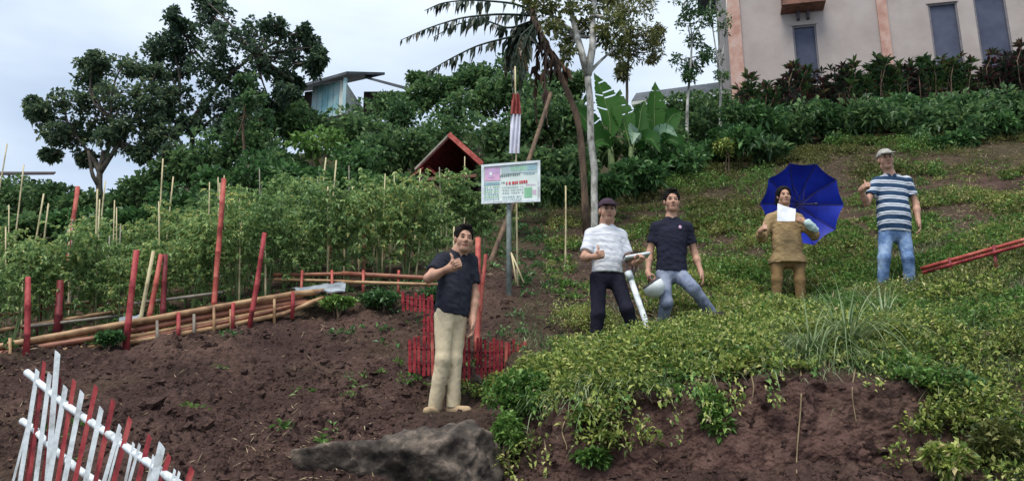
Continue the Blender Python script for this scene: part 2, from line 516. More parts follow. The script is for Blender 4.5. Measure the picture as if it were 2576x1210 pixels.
# soil under everything; a vertex attribute says where plants have covered it with litter and roots
def make_soil():
    m, nt, b, o = new_mat('soil')
    tc = N(nt, 'ShaderNodeTexCoord')
    n1 = N(nt, 'ShaderNodeTexNoise'); n1.inputs['Scale'].default_value = 1.1; n1.inputs['Detail'].default_value = 6; n1.inputs['Roughness'].default_value = 0.6
    n2 = N(nt, 'ShaderNodeTexNoise'); n2.inputs['Scale'].default_value = 22; n2.inputs['Detail'].default_value = 8; n2.inputs['Roughness'].default_value = 0.7
    n3 = N(nt, 'ShaderNodeTexVoronoi'); n3.inputs['Scale'].default_value = 38
    for n in (n1, n2, n3): nt.links.new(tc.outputs['Object'], n.inputs['Vector'])
    r1 = ramp(nt, [(0.3, (0.04, 0.024, 0.021)), (0.5, (0.072, 0.043, 0.036)), (0.7, (0.115, 0.07, 0.055))])
    r2 = ramp(nt, [(0.32, (0.45, 0.45, 0.45)), (0.55, (1, 1, 1)), (0.75, (1.5, 1.42, 1.35))])
    mu = N(nt, 'ShaderNodeMix', data_type='RGBA', blend_type='MULTIPLY'); mu.inputs[0].default_value = 1
    nt.links.new(n1.outputs['Fac'], r1.inputs['Fac']); nt.links.new(n2.outputs['Fac'], r2.inputs['Fac'])
    nt.links.new(r1.outputs['Color'], mu.inputs[6]); nt.links.new(r2.outputs['Color'], mu.inputs[7])
    at_ = N(nt, 'ShaderNodeAttribute', attribute_name='cover')
    r3 = ramp(nt, [(0.35, (0.03, 0.032, 0.014)), (0.6, (0.065, 0.07, 0.026))])
    nt.links.new(n2.outputs['Fac'], r3.inputs['Fac'])
    mc = N(nt, 'ShaderNodeMix', data_type='RGBA')
    cf = N(nt, 'ShaderNodeMath', operation='MULTIPLY'); cf.inputs[1].default_value = 0.6
    nt.links.new(at_.outputs['Fac'], cf.inputs[0]); nt.links.new(cf.outputs[0], mc.inputs[0]); nt.links.new(mu.outputs[2], mc.inputs[6]); nt.links.new(r3.outputs['Color'], mc.inputs[7])
    sb = N(nt, 'ShaderNodeAttribute', attribute_name='subsoil')
    r4 = ramp(nt, [(0.3, (0.055, 0.031, 0.026)), (0.5, (0.095, 0.054, 0.045)), (0.7, (0.15, 0.09, 0.073))])
    n4 = N(nt, 'ShaderNodeTexNoise'); n4.inputs['Scale'].default_value = 5; n4.inputs['Detail'].default_value = 8; n4.inputs['Roughness'].default_value = 0.7
    m4 = N(nt, 'ShaderNodeMapping'); m4.inputs['Scale'].default_value = (1.6, 1.6, 0.35)
    nt.links.new(tc.outputs['Object'], m4.inputs['Vector']); nt.links.new(m4.outputs['Vector'], n4.inputs['Vector']); nt.links.new(n4.outputs['Fac'], r4.inputs['Fac'])
    ms = N(nt, 'ShaderNodeMix', data_type='RGBA')
    nt.links.new(sb.outputs['Fac'], ms.inputs[0]); nt.links.new(mc.outputs[2], ms.inputs[6]); nt.links.new(r4.outputs['Color'], ms.inputs[7])
    nt.links.new(ms.outputs[2], b.inputs['Base Color'])
    b.inputs['Roughness'].default_value = 0.95; b.inputs['Specular IOR Level'].default_value = 0.12
    ad = N(nt, 'ShaderNodeMath', operation='MULTIPLY_ADD'); ad.inputs[1].default_value = 0.5
    nt.links.new(n3.outputs['Distance'], ad.inputs[0]); nt.links.new(n2.outputs['Fac'], ad.inputs[2])
    bp = N(nt, 'ShaderNodeBump'); bp.inputs['Strength'].default_value = 0.9; bp.inputs['Distance'].default_value = 0.035
    nt.links.new(ad.outputs[0], bp.inputs['Height']); nt.links.new(bp.outputs['Normal'], b.inputs['Normal'])
    return m
M['soil'] = make_soil()
# ------------------------------------------------------------------ the hillside: one sheet, surveyed along sight lines (pixel row, distance, plant cover)
GX = [-3600, -700, 0, 350, 700, 1050, 1250, 1400, 1500, 1650, 1950, 2250, 2576, 3300, 6200]
GK = {
 -700: [(1250,5.6,.2),(1080,7,.2),(960,8,.2),(930,8.3,.3),(850,10.5,.4),(780,13,.6),(660,17,1),(560,23,1),(560,28,1),(600,40,1)],
 0:    [(1210,6.0,.02),(1060,7.1,.02),(905,8.35,.06),(885,8.6,.3),(815,10.5,.4),(765,13,.5),(640,17,1),(545,24,1),(540,28,1),(580,40,1)],
 350:  [(1210,6.2,0),(1040,7.4,0),(880,8.75,.05),(855,9.0,.3),(780,11,.4),(725,13,.5),(600,17,1),(500,23,1),(470,28,1),(500,40,1)],
 700:  [(1210,6.6,0),(1000,8,0),(815,9.55,.05),(785,9.9,.3),(715,11.5,.4),(665,13.5,.5),(560,17,1),(450,22,1),(390,28,1),(420,40,1)],
 1050: [(1210,6.8,.05),(1042,7.75,.12),(850,9.2,.05),(745,10.3,.3),(700,11.5,.4),(650,13.5,.6),(540,17,1),(430,22,1),(350,28,1),(380,40,1)],
 1250: [(1210,6.8,.1),(1045,7.7,.3),(880,9.0,.12),(725,10.5,.1),(680,11.5,.3),(610,13.5,.7),(500,17,1),(400,22,1),(320,28,1),(350,40,1)],
 1400: [(1210,6.55,.0),(1040,6.7,.04),(1000,7.05,1),(880,9.2,.3),(740,10.8,.15),(640,12.8,.4),(520,16,.9),(410,21,1),(320,28,1),(330,40,1)],
 1500: [(1210,6.45,.0),(1030,6.6,.04),(978,6.98,1),(885,9.2,.8),(745,10.9,.2),(640,12.8,.15),(520,16,.6),(410,20.5,1),(310,28,1),(320,40,1)],
 1650: [(1210,6.28,.0),(1010,6.45,.04),(935,6.9,1),(832,10,1),(745,11.3,.5),(640,13,.18),(520,15.5,.7),(400,19.5,1),(300,26,1),(300,40,1)],
 1950: [(1210,6.02,0),(960,6.2,.02),(885,6.75,1),(768,11,1),(690,12,.9),(580,13.8,.6),(480,15.8,.4),(370,18.5,1),(270,23,1),(240,40,1)],
 2250: [(1210,5.97,0),(980,6.15,.02),(900,6.7,.9),(722,10.7,1),(650,11.8,.9),(560,13.3,.35),(470,15,.2),(360,17.5,1),(265,22,1),(230,40,1)],
 2576: [(1210,5.6,.5),(1000,6.25,.7),(840,7.3,1),(690,9.4,1),(620,10.8,1),(540,12.5,.3),(450,14.3,.25),(350,16.8,1),(255,21,1),(220,40,1)],
}
GK[-3600] = GK[-700]; GK[3300] = GK[2576]; GK[6200] = GK[2576]
STAND = [(1094, 1022, 7.9), (1140, 1018, 7.94), (1498, 878, 9.22), (1603, 852, 9.25), (1663, 826, 10.23), (1788, 786, 10.08), (1953, 768, 11), (2014, 770, 11), (2221, 712, 10.7), (2290, 714, 10.7)]
def build_ground():
    cols = []
    for X in GX:
        pts, u = [], (X - IMG_W / 2) / FOC
        pts.append((u * 9, -14.0, -2.4, .5)); pts.append((u * 4.5, 0.0, -1.62, .1)); pts.append((u * 4.5, 2.6, -1.45, 0)) 
        for (Y, d, c) in GK[X]:
            p = at(X, Y, d); pts.append((p[0], p[1], p[2], c))
        last = pts[-1]
        pts.append((last[0] * 2.2, 90, last[2] - 2, 1)); pts.append((last[0] * 6, 300, last[2] - 14, 1))
        cols.append(pts)
    A = np.array(cols)                                  # columns x knots x 4
    xs = np.concatenate([np.linspace(-3600, -700, 20)[:-1], np.linspace(-700, -60, 50)[:-1], np.linspace(-60, 2640, 640)[:-1],
                         np.linspace(2640, 3300, 50)[:-1], np.linspace(3300, 6200, 20)])
    B = np.zeros((len(xs),) + A.shape[1:])
    for k in range(A.shape[1]):
        for c in range(4): B[:, k, c] = np.interp(xs, GX, A[:, k, c])
    per = [8, 12, 26, 90, 90, 90, 90, 60, 60, 50, 40, 26, 14, 8]
    ts = np.concatenate([k + np.arange(n) / n for k, n in enumerate(per)] + [[len(per)]])
    i = np.minimum(ts.astype(int), len(per) - 1); f = (ts - i)[None, :, None]
    G = B[:, i] * (1 - f) + B[:, i + 1] * f
    for _ in range(14):                                 # round the knots off
        G[:, 1:-1] = (G[:, :-2] + 2 * G[:, 1:-1] + G[:, 2:]) / 4
    for _ in range(10):
        G[1:-1] = (G[:-2] + 2 * G[1:-1] + G[2:]) / 4
    P = G[..., :3].copy(); cov = G[..., 3].copy()
    near = np.clip((16 - P[..., 1]) / 8, 0.15, 1) * np.clip((P[..., 1] + 1) / 3, 0, 1)
    nz = fbm(P * 0.9, 3, 3) * 0.10 + fbm(P * 3.2, 3, 5) * 0.055 + np.abs(fbm(P * 8.0, 4, 7)) * 0.05 + fbm(P * 26, 3, 9) * 0.014
    bare = 1 - np.clip(cov, 0, 1) * 0.55
    du = np.gradient(P, axis=0); dv = np.gradient(P, axis=1)
    nn = np.cross(du, dv); nn /= np.linalg.norm(nn, axis=-1, keepdims=True) + 1e-9
    nn *= np.sign(nn[..., 2:3] + 1e-9)
    steep = np.clip((0.72 - nn[..., 2]) / 0.2, 0, 1) * (P[..., 1] < 7.4) * (P[..., 1] > 5.2) * np.clip((P[..., 0] - 0.2) / 0.3, 0, 1)
    nz2 = fbm(P * np.array([7, 7, 1.6]), 4, 31) * 0.06 + np.abs(fbm(P * 5, 3, 33)) * 0.05 + fbm(P * 22, 3, 35) * 0.012
    nz = nz * (1 - steep) + nz2 * steep
    P += nn * (nz * near * bare)[..., None]
    for (X, Y, d) in STAND:                              # trodden spots under the feet
        q = at(X, Y, d); q[2] -= 0.072
        r2 = (P[..., 0] - q[0]) ** 2 + (P[..., 1] - q[1]) ** 2
        wgt = np.exp(-r2 / 0.28 ** 2)
        P[..., 2] += wgt * (q[2] - P[..., 2])
    cov = np.clip(cov + fbm(P * 1.7, 3, 21) * 0.28 * (cov > 0.015), 0, 1)
    n0, n1 = P.shape[:2]
    idx = np.arange(n0 * n1).reshape(n0, n1)
    Q = np.stack([idx[:-1, :-1], idx[1:, :-1], idx[1:, 1:], idx[:-1, 1:]], -1).reshape(-1, 4)
    me = mesh_np('ground', P.reshape(-1, 3), Q, True)
    a = me.attributes.new('cover', 'FLOAT', 'POINT'); a.data.foreach_set('value', cov.ravel().astype(np.float32))
    a = me.attributes.new('subsoil', 'FLOAT', 'POINT'); a.data.foreach_set('value', np.clip(steep * (0.8 + 0.6 * fbm(P * 2, 2, 41)), 0, 1).ravel().astype(np.float32))
    o = link_mesh('ground', me, M['soil'])
    tag(o, 'brown tilled earth hillside with cut bank and grassy ledge', kind='structure')
    return P.reshape(-1, 3), Q, cov.ravel()
GV, GQ, GC = build_ground()
GT = BVHTree.FromPolygons([tuple(v) for v in GV], [tuple(q) for q in GQ.tolist()])
def gz(x, y):
    h = GT.ray_cast(Vector((x, y, 60)), Vector((0, 0, -1)))
    return h[0].z if h[0] else 0.0
def ghit(X, Y):
    r = nrm(ray(X, Y))
    h = GT.ray_cast(Vector((0, 0, 0)), Vector(r))
    return np.array(h[0]) if h[0] else at(X, Y, 20)
def on_ground(X, d, dz=0.0):
    """the ground point in the vertical plane through column X at distance d"""
    x = 0
    Y = 700
    for _ in range(6):
        p = at(X, Y, d); z = gz(p[0], d); q = pix(np.array([p[0], d, z])); Y = q[1]
    return np.array([p[0], d, z + dz])
# face table for scattering
_fc = GV[GQ]
G_CEN = _fc.mean(1); G_AREA = np.linalg.norm(np.cross(_fc[:, 2] - _fc[:, 0], _fc[:, 3] - _fc[:, 1]), axis=1) / 2
G_NOR = np.cross(_fc[:, 2] - _fc[:, 0], _fc[:, 3] - _fc[:, 1]); G_NOR /= np.linalg.norm(G_NOR, axis=1, keepdims=True) + 1e-12
G_NOR *= np.sign(G_NOR[:, 2:3] + 1e-9)
G_COV = GC[GQ].mean(1)
G_PX, G_PY = pix(G_CEN)
def scatter(weight, n, rng):
    w = weight * G_AREA; w = w / w.sum()
    i = rng.choice(len(w), n, p=w)
    a, b = rng.random((n, 1)), rng.random((n, 1))
    q = GV[GQ[i]]
    p = (q[:, 0] * (1 - a) + q[:, 1] * a) * (1 - b) + (q[:, 3] * (1 - a) + q[:, 2] * a) * b
    return p, G_NOR[i], i
# ------------------------------------------------------------------ buildings
M['plaster'] = surf_mat('plaster', (0.28, 0.24, 0.22), (0.315, 0.27, 0.25), 1.2, 0.85, 0.25, bscale=30, c3=(0.34, 0.295, 0.275))
M['pilaster'] = surf_mat('pilaster', (0.33, 0.18, 0.14), (0.40, 0.25, 0.20), 3.0, 0.85, 0.3, c3=(0.42, 0.31, 0.27))
M['glass_blue'] = surf_mat('glass_blue', (0.05, 0.055, 0.085), (0.075, 0.085, 0.12), 1.5, 0.45, 0.0, spec=0.08)
M['frame_dark'] = plain('frame_dark', (0.06, 0.05, 0.06), 0.6)
M['window_frame'] = plain('window_frame', (0.13, 0.12, 0.13), 0.6)
M['wood_brown'] = surf_mat('wood_brown', (0.10, 0.045, 0.03), (0.2, 0.09, 0.06), 5, 0.7, 0.3)
M['metal_roof'] = surf_mat('metal_roof', (0.03, 0.035, 0.042), (0.075, 0.085, 0.095), 3, 0.6, 0.2)
M['teal_wall'] = surf_mat('teal_wall', (0.16, 0.34, 0.38), (0.28, 0.44, 0.46), 2.2, 0.7, 0.2, c3=(0.36, 0.42, 0.44))
M['pale_wall'] = surf_mat('pale_wall', (0.42, 0.46, 0.42), (0.6, 0.63, 0.58), 2.5, 0.8, 0.2)
M['dark_timber'] = surf_mat('dark_timber', (0.018, 0.014, 0.014), (0.05, 0.035, 0.03), 6, 0.85, 0.3)
M['grey_wall'] = surf_mat('grey_wall', (0.05, 0.055, 0.055), (0.1, 0.11, 0.11), 2, 0.8, 0.2)
rng = np.random.default_rng(11)

def wall_setup():
    d0 = nrm((1, -0.21, 0)); n0 = np.array([-d0[1], d0[0], 0]) * -1      # n0 points to the viewer
    P0 = at(1848, 250, 24.0)
    def wp(X, Y):
        r = ray(X, Y); t = (P0 @ n0) / (r @ n0); q = r * t
        return (q - P0) @ d0, q[2]
    return d0, n0, P0, wp
HD, HN, HP, wp = wall_setup()
HB = np.array([HD, HN, [0, 0, 1.0]])
def house():
    zb = gz(*(HP[:2])) - 0.5
    zb = min(zb, wp(2576, 300)[1] - 1.0)
    root = empty('house', (HP[0], HP[1], zb))
    tag(root, 'beige plastered house with tall dark windows above the croton hedge', 'house')
    ztop = wp(1848, -330)[1]
    wins = []
    for (xa, xb, yt, yb) in ((1996, 2056, 64, 215), (2338, 2412, 8, 190), (2450, 2532, -20, 190), (2574, 2660, -45, 190)):
        s0 = wp(xa, yt + 40)[0]; s1 = wp(xb, yt + 40)[0]
        wins.append((s0, s1, wp(xb, yb)[1], wp((xa + xb) / 2, yt)[1]))
    S1 = 15.0
    def wb(s0, s1, z0, z1, n_in=-0.2, n_out=0.0):
        c = HP + HD * (s0 + s1) / 2 + HN * (n_in + n_out) / 2
        c[2] = (z0 + z1) / 2
        return box(c, ((s1 - s0) / 2, (n_out - n_in) / 2, (z1 - z0) / 2), HB)
    pieces, s = [], 0.0
    for (a, b, z0, z1) in wins:
        pieces.append(wb(s, a, zb, ztop)); pieces.append(wb(a, b, zb, z0)); pieces.append(wb(a, b, z1, ztop)); s = b
    pieces.append(wb(s, S1, zb, ztop))
    part('wall', *join(pieces), M['plaster'], root)
    side = box(HP + HD * 0.1 - HN * 4.2 + np.array([0, 0, (zb + ztop) / 2 - HP[2]]), (0.1, 4.0, (ztop - zb) / 2), HB)
    part('side_wall', *side, M['plaster'], root)
    back = box(HP + HD * S1 / 2 - HN * 8.3 + np.array([0, 0, (zb + ztop) / 2 - HP[2]]), (S1 / 2, 0.1, (ztop - zb) / 2), HB)
    part('side_wall', *back, M['plaster'], root)
    for (xa, xb) in ((1832, 1866), (2214, 2240)):
        s0, s1 = wp(xa, 100)[0], wp(xb, 100)[0]
        part('pilaster', *wb(s0, s1, zb, ztop, 0.003, 0.06), M['pilaster'], root)
    for (a, b, z0, z1) in wins:
        fr = part('window', *join([wb(a, a + 0.05, z0, z1, -0.13, -0.02), wb(b - 0.05, b, z0, z1, -0.13, -0.02),
                              wb(a + 0.05, b - 0.05, z1 - 0.05, z1, -0.13, -0.02), wb(a + 0.05, b - 0.05, z0, z0 + 0.05, -0.13, -0.02)]), M['window_frame'], root)
        part('pane', *wb(a + 0.05, b - 0.05, z0 + 0.05, z1 - 0.05, -0.10, -0.08), M['glass_blue'], fr)
        part('sill', *wb(a - 0.05, b + 0.05, z0 - 0.06, z0 - 0.003, 0.003, 0.08), M['plaster'], root)
        part('lintel', *wb(a - 0.04, b + 0.04, z1 + 0.003, z1 + 0.05, 0.003, 0.03), M['plaster'], root)
    s0, s1 = wp(1966, 20)[0], wp(2066, 20)[0]
    z0 = wp(2015, 30)[1]
    bx = part('wooden_box', *wb(s0, s1, z0, z0 + 0.62, 0.004, 0.55), M['wood_brown'], root)
    part('ledge_board', *wb(s0 - 0.05, s1 + 0.05, z0 - 0.045, z0 - 0.002, 0.004, 0.6), M['wood_brown'], bx)
    for X in (2007, 2032):
        c = wp(X, 45)[0]
        part('bracket', *wb(c - 0.035, c + 0.035, z0 - 0.3, z0 - 0.05, 0.004, 0.16), M['frame_dark'], bx)
    ro = []
    a, b = HP + HD * -0.7 + HN * 0.9, HP + HD * (S1 + 0.7) + HN * 0.9
    c, e = HP + HD * -0.7 - HN * 4.2, HP + HD * (S1 + 0.7) - HN * 4.2
    for q, z in ((a, ztop), (b, ztop), (c, ztop + 2.2), (e, ztop + 2.2)): q[2] = z
    ro.append(prism([a, b, e, c], (0, 0, 1), 0.12))
    a2, b2 = HP + HD * -0.7 - HN * 9.2, HP + HD * (S1 + 0.7) - HN * 9.2
    a2[2] = b2[2] = ztop
    ro.append(prism([c, e, b2, a2], (0, 0, 1), 0.12))
    part('roof', *join(ro), M['metal_roof'], root)
house()

def slab(pts, thick, n=(0, 0, 1)):
    return prism(np.array(pts), np.array(n, float), thick)
def shed():
    c = at(866, 285, 25.0)
    root = empty('hillside_shed', (c[0], c[1], gz(c[0], c[1])))
    tag(root, 'small teal shed with dark flat roof on the ridge behind the trees', 'shed')
    z0 = at(866, 288, 25)[2]
    A, B, C = at(784, 250, 25.6), at(866, 250, 25.0), at(925, 250, 27.6)
    def panel(p, q, za, zb, t=0.06):
        p, q = p.copy(), q.copy(); p[2] = q[2] = za
        d = nrm(q - p); n = np.array([d[1], -d[0], 0])
        if n[1] > 0: n = -n
        return prism([p, q, q + [0, 0, zb - za], p + [0, 0, zb - za]], -n, t)
    h = at(866, 200, 25)[2] - z0
    hl = at(784, 216, 25.6)[2] - z0
    n = 6
    for k in range(n):                                            # upright wall panels of the front
        p = A + (B - A) * (k + 0.04) / n; q = A + (B - A) * (k + 0.96) / n
        hh = hl + (h - hl) * (k + 0.5) / n
        part('wall_panel', *panel(p, q, z0 + 0.002 * k, z0 + hh * 0.98), M['pale_wall'] if k == 5 else M['teal_wall'], root)
    A0 = at(708, 255, 25.9)
    for k in range(4):
        p = A0 + (A - A0) * (k + 0.03) / 4; q = A0 + (A - A0) * (k + 0.97) / 4
        part('annex_board', *panel(p, q, z0 - 0.15, z0 + hl * (0.55 + 0.1 * k)), M['dark_timber'], root)
    part('side_wall', *panel(B, C, z0, z0 + h * 0.96), M['pale_wall'], root)
    g1 = B + (C - B) * 0.45; g2 = B + (C - B) * 0.75
    w = panel(g1, g2, z0 + h * 0.2, z0 + h * 0.45, 0.02); part('window', w[0] + np.array([-0.02, -0.04, 0]), w[1], M['dark_timber'], root)
    part('corner_post', *box(B + np.array([0.02, -0.06, h / 2 + z0 - B[2]]), (0.05, 0.05, h / 2), None), M['teal_wall'], root)
    D = A + (C - B)
    part('floor', *slab([A * [1, 1, 0] + [0, 0, z0 - 0.12], B * [1, 1, 0] + [0, 0, z0 - 0.12], C * [1, 1, 0] + [0, 0, z0 - 0.12], D * [1, 1, 0] + [0, 0, z0 - 0.12]], 0.1), M['dark_timber'], root)
    part('back_wall', *panel(D, C, z0, z0 + h * 0.8), M['dark_timber'], root)
    for q in (A, B, C, D, (A + B) / 2):
        zg = gz(q[0], q[1]) - 0.2
        part('stilt', *box((q[0] + 0.03, q[1] + 0.05, (zg + z0 - 0.12) / 2), (0.05, 0.05, (z0 - 0.12 - zg) / 2)), M['dark_timber'], root)
    r = part('roof', *slab([at(692, 238, 25.2), at(872, 187, 24.75), at(968, 189, 26.7), at(790, 228, 29)], 0.09), M['metal_roof'], root)
    e_, f_ = at(915, 240, 26.6), at(1030, 240, 26.6)
    part('lean_to_wall', *panel(e_, f_, at(1000, 300, 26.6)[2], at(1030, 231, 26.6)[2]), M['dark_timber'], root)
    part('lean_to_roof', *slab([at(918, 198, 26), at(1036, 228, 26.2), at(1040, 232, 28.5), at(925, 200, 28.5)], 0.08), M['metal_roof'], root)
shed()

def far_house():
    c = at(1715, 300, 30)
    root = empty('distant_house', (c[0], c[1], gz(c[0], c[1]) - 0.5))
    tag(root, 'grey roofed house low behind the slender trees', 'house')
    zg = root.location.z
    a, b = at(1600, 262, 30), at(1850, 235, 30.5)
    zt = a[2]
    part('wall', *prism([[a[0], a[1], zg], [b[0], b[1], zg], [b[0], b[1], zt], [a[0], a[1], zt]], (0, 1, 0), 0.2), M['grey_wall'], root)
    part('side_wall', *prism([[a[0], a[1] + 0.21, zg], [a[0], a[1] + 4.5, zg], [a[0], a[1] + 4.5, zt], [a[0], a[1] + 0.21, zt]], (1, 0, 0), 0.2), M['grey_wall'], root)
    n = 6
    e0, e1 = at(1588, 258, 29.3), at(1862, 226, 29.6)
    r0, r1 = at(1600, 238, 31.5), at(1862, 203, 31.8)
    for k in range(n):                                            # roofing sheets side by side
        f, g = (k + 0.01) / n, (k + 0.99) / n
        part('roof_sheet', *slab([e0 + (e1 - e0) * f, e0 + (e1 - e0) * g, r0 + (r1 - r0) * g, r0 + (r1 - r0) * f], 0.05), M['metal_roof'], root)
    part('fascia', *box((e0 + e1) / 2 + np.array([0, -0.05, -0.06]), (np.linalg.norm(e1 - e0) / 2, 0.02, 0.06),
         [nrm(e1 - e0), nrm(np.cross([0, 0, 1.0], e1 - e0)), np.cross(nrm(e1 - e0), nrm(np.cross([0, 0, 1.0], e1 - e0)))]), M['pale_wall'], root)
    for k in range(3):
        f = (k + 0.6) / 3.4
        q = a + (b - a) * f
        part('window', *box((q[0], q[1] - 0.03, zt - 0.7), (0.35, 0.02, 0.3)), M['glass_blue'], root)
far_house()

def left_hut():
    c = at(60, 470, 24)
    root = empty('dark_hut', (c[0], c[1], gz(c[0], c[1]) - 0.2))
    tag(root, 'dark flat roofed hut at the far left behind the garden', 'hut')
    zt = at(60, 452, 24)[2]
    zg = root.location.z
    part('roof', *slab([at(-60, 442, 23.5), at(135, 440, 23.5), at(140, 436, 25.5), at(-60, 436, 25.5)], 0.05), M['dark_timber'], root)
    for X in (-50, 20, 85, 125):
        p = at(X, 452, 24.0)
        part('post', *box((p[0], p[1], (zt + zg) / 2), (0.05, 0.05, (zt - zg) / 2)), M['dark_timber'], root)
    p, q = at(-50, 452, 24.6), at(125, 452, 24.6)
    part('wall', *prism([[p[0], p[1], zg], [q[0], q[1], zg], [q[0], q[1], zt], [p[0], p[1], zt]], (0, 1, 0), 0.05), M['grey_wall'], root)
left_hut()

def red_hut():
    ap, re, le = at(1131, 346, 15.6), at(1218, 424, 15.4), at(1054, 424, 15.8)
    back = np.array([0.42, 1.9, 0.05])
    c = (re + le) / 2
    root = empty('garden_hut', (c[0], c[1], gz(c[0], c[1])))
    tag(root, 'open sided garden hut with dark red gable roof left of the signboard', 'hut')
    up = np.array([0, 0, 1.0])
    for (p, q, nm) in ((ap, re, 'right'), (ap, le, 'left')):
        n = 7
        for k in range(n):                                       # boards of each roof slope
            f, g = (k + 0.03) / n, (k + 0.97) / n
            part('roof_board', *slab([p + (q - p) * f, p + (q - p) * g, p + (q - p) * g + back, p + (q - p) * f + back], 0.03, up), M['red_dark'], root)
    def bar(p, q, w, mat, name):
        s, t, d = frame(q - p)
        part(name, *box((p + q) / 2, (w, w, np.linalg.norm(q - p) / 2), [s, t, d]), mat, root)
    f0 = np.array([0, -0.06, 0.03])
    bar(ap + f0, re + f0 + (re - ap) * 0.06, 0.045, M['red_faded'], 'bargeboard')
    bar(ap + f0, le + f0 + (le - ap) * 0.12, 0.02, M['bamboo_grey'], 'rafter')
    bar(at(1070, 452, 15.6), at(1212, 442, 15.4), 0.03, M['wood_brown'], 'tie_beam')
    bar(at(1075, 418, 15.9), at(1110, 452, 15.6), 0.02, M['red_dark'], 'rafter')
    for (X, d) in ((1062, 15.7), (1208, 15.5), (1085, 17.5), (1225, 17.3)):
        t = at(X, 440, d); t2 = t.copy(); t2[2] = gz(t[0], t[1]) - 0.1
        bar(t2, t, 0.035, M['dark_timber'], 'post')
    b0, b1 = at(1058, 424, 15.8) + back, at(1214, 424, 15.4) + back
    part('gable_wall', *prism([b0, b1, ap + back + [0, 0, -0.03]], (0, 1, 0), 0.03), M['dark_timber'], root)
    zl = gz(c[0], c[1] + 1.8)
    b0b, b1b = b0.copy(), b1.copy(); b0b[2] = b1b[2] = zl - 0.1
    part('back_wall', *prism([b0b, b1b, b1 - [0, 0, 0.003], b0 - [0, 0, 0.003]], (0, 1, 0), 0.03), M['dark_timber'], root)
    part('side_roof', *slab([at(1026, 452, 15.6), at(1064, 424, 15.7), at(1080, 424, 17), at(1040, 448, 17)], 0.03), M['red_faded'], root)
red_hut()
# ------------------------------------------------------------------ trees and shrubs
def limb(a, b, ra, rb, rng, sag=0.08, n=6, sides=6):
    t = np.linspace(0, 1, n)[:, None]
    L = np.linalg.norm(b - a)
    w = rng.normal(size=3) * sag * L
    return tube(a + (b - a) * t + np.sin(t * math.pi) * w, ra + (rb - ra) * t[:, 0], sides)
def blob(el, d, dz):
    X, Y, rx, ry = el
    c = at(X, Y, d + dz)
    s = d / FOC
    return c, np.array([rx * s, (rx + ry) / 2 * s, ry * s])
def crown_of(ells, d, rng, nsub, nleaf, L, W, sub=0.34, depth=0.5, up=0.1, spread=0.9):
    leaves, tips = [], []
    for el in ells:
        c, R = blob(el, d, rng.uniform(-depth, depth))
        for _ in range(nsub):
            dv = rand_dirs(1, rng)[0]
            p = c + dv * R * rng.uniform(0.25, 1) ** 0.5 * spread
            r = R.mean() * sub * rng.uniform(0.6, 1.3)
            leaves.append(leaf_cloud(p, (r, r, r * 0.75), int(nleaf * rng.uniform(0.5, 1.4)), L, W, rng, up=up, shell=0.2))
            tips.append((c, p))
    return leaves, tips
def tree(name, label, trunk, d, ells, rng, mat, bark, r0=0.09, r1=0.035, nsub=14, nleaf=34, L=0.12, W=0.07, forks=None, sub=0.34, depth=0.5, group=None, twig=0.012, up=0.1):
    base = on_ground(trunk[0][0], d, -0.1)
    pts = [base] + [at(X, Y, d) for X, Y in trunk[1:]]
    pts = np.array(pts)
    tt = np.linspace(0, len(pts) - 1, 14)
    sm = np.stack([np.interp(tt, range(len(pts)), pts[:, k]) for k in range(3)], 1)
    for _ in range(2): sm[1:-1] = (sm[:-2] + 2 * sm[1:-1] + sm[2:]) / 4
    sm[1:] += fbm(sm[1:] * 1.3, 2, 4)[:, None] * np.array([0.04, 0.04, 0])
    root = empty(name, base)
    tag(root, label, 'tree', group)
    tr = [tube(sm, np.linspace(r0, r1, 14), 9)]
    tops = [sm[-1], sm[9], sm[11]]
    for f in (forks or []):
        q = np.array([at(X, Y, d + rng.uniform(-0.2, 0.2)) for X, Y in f])
        q[0] = sm[np.argmin(np.linalg.norm(sm - q[0], axis=1))]
        tt = np.linspace(0, len(q) - 1, 8)
        tr.append(tube(np.stack([np.interp(tt, range(len(q)), q[:, k]) for k in range(3)], 1), np.linspace(r1 * 1.3, r1 * 0.6, 8), 7))
        tops.append(q[-1]); tops.append(q[len(q) // 2])
    part('trunk', *join(tr), bark, root, True)
    leaves, tips = crown_of(ells, d, rng, nsub, nleaf, L, W, sub, depth, up)
    br = []
    for el in ells:
        c = at(el[0], el[1], d)
        t = min(tops, key=lambda q: np.linalg.norm(q - c))
        br.append(limb(t, c, r1 * 0.75, 0.014, rng))
    for c, p in tips[::2]:
        br.append(limb(c, p, twig, twig * 0.4, rng, n=3, sides=4))
    part('branch', *join(br), bark, root, True)['kind'] = 'stuff'
    part('crown', *join(leaves), mat, root)
    return root

rng = np.random.default_rng(5)
tree('broadleaf_tree', 'low spreading dark tree at the far left of the garden', [(250, 520), (254, 440), (262, 380)], 20,
     [(105, 290, 48, 38), (140, 340, 45, 34), (170, 255, 55, 45), (240, 290, 70, 55), (300, 235, 70, 50), (230, 205, 55, 38), (330, 310, 60, 50), (270, 355, 65, 38), (370, 250, 55, 55),
      (310, 165, 75, 42), (235, 160, 50, 30), (130, 390, 28, 18), (390, 190, 40, 40), (190, 335, 50, 45), (380, 350, 45, 40), (215, 400, 35, 25), (420, 260, 45, 50), (410, 330, 45, 45), (440, 390, 40, 35), (85, 270, 30, 26), (350, 390, 40, 30)],
     rng, M['leaf_tree'], M['bark_dark'], 0.09, 0.05, nsub=29, nleaf=25, L=0.115, W=0.072,
     forks=[[(256, 440), (235, 400), (190, 340)], [(258, 430), (300, 360), (340, 300)], [(250, 470), (232, 440), (222, 380)], [(262, 420), (275, 370), (280, 300)]], sub=0.25)
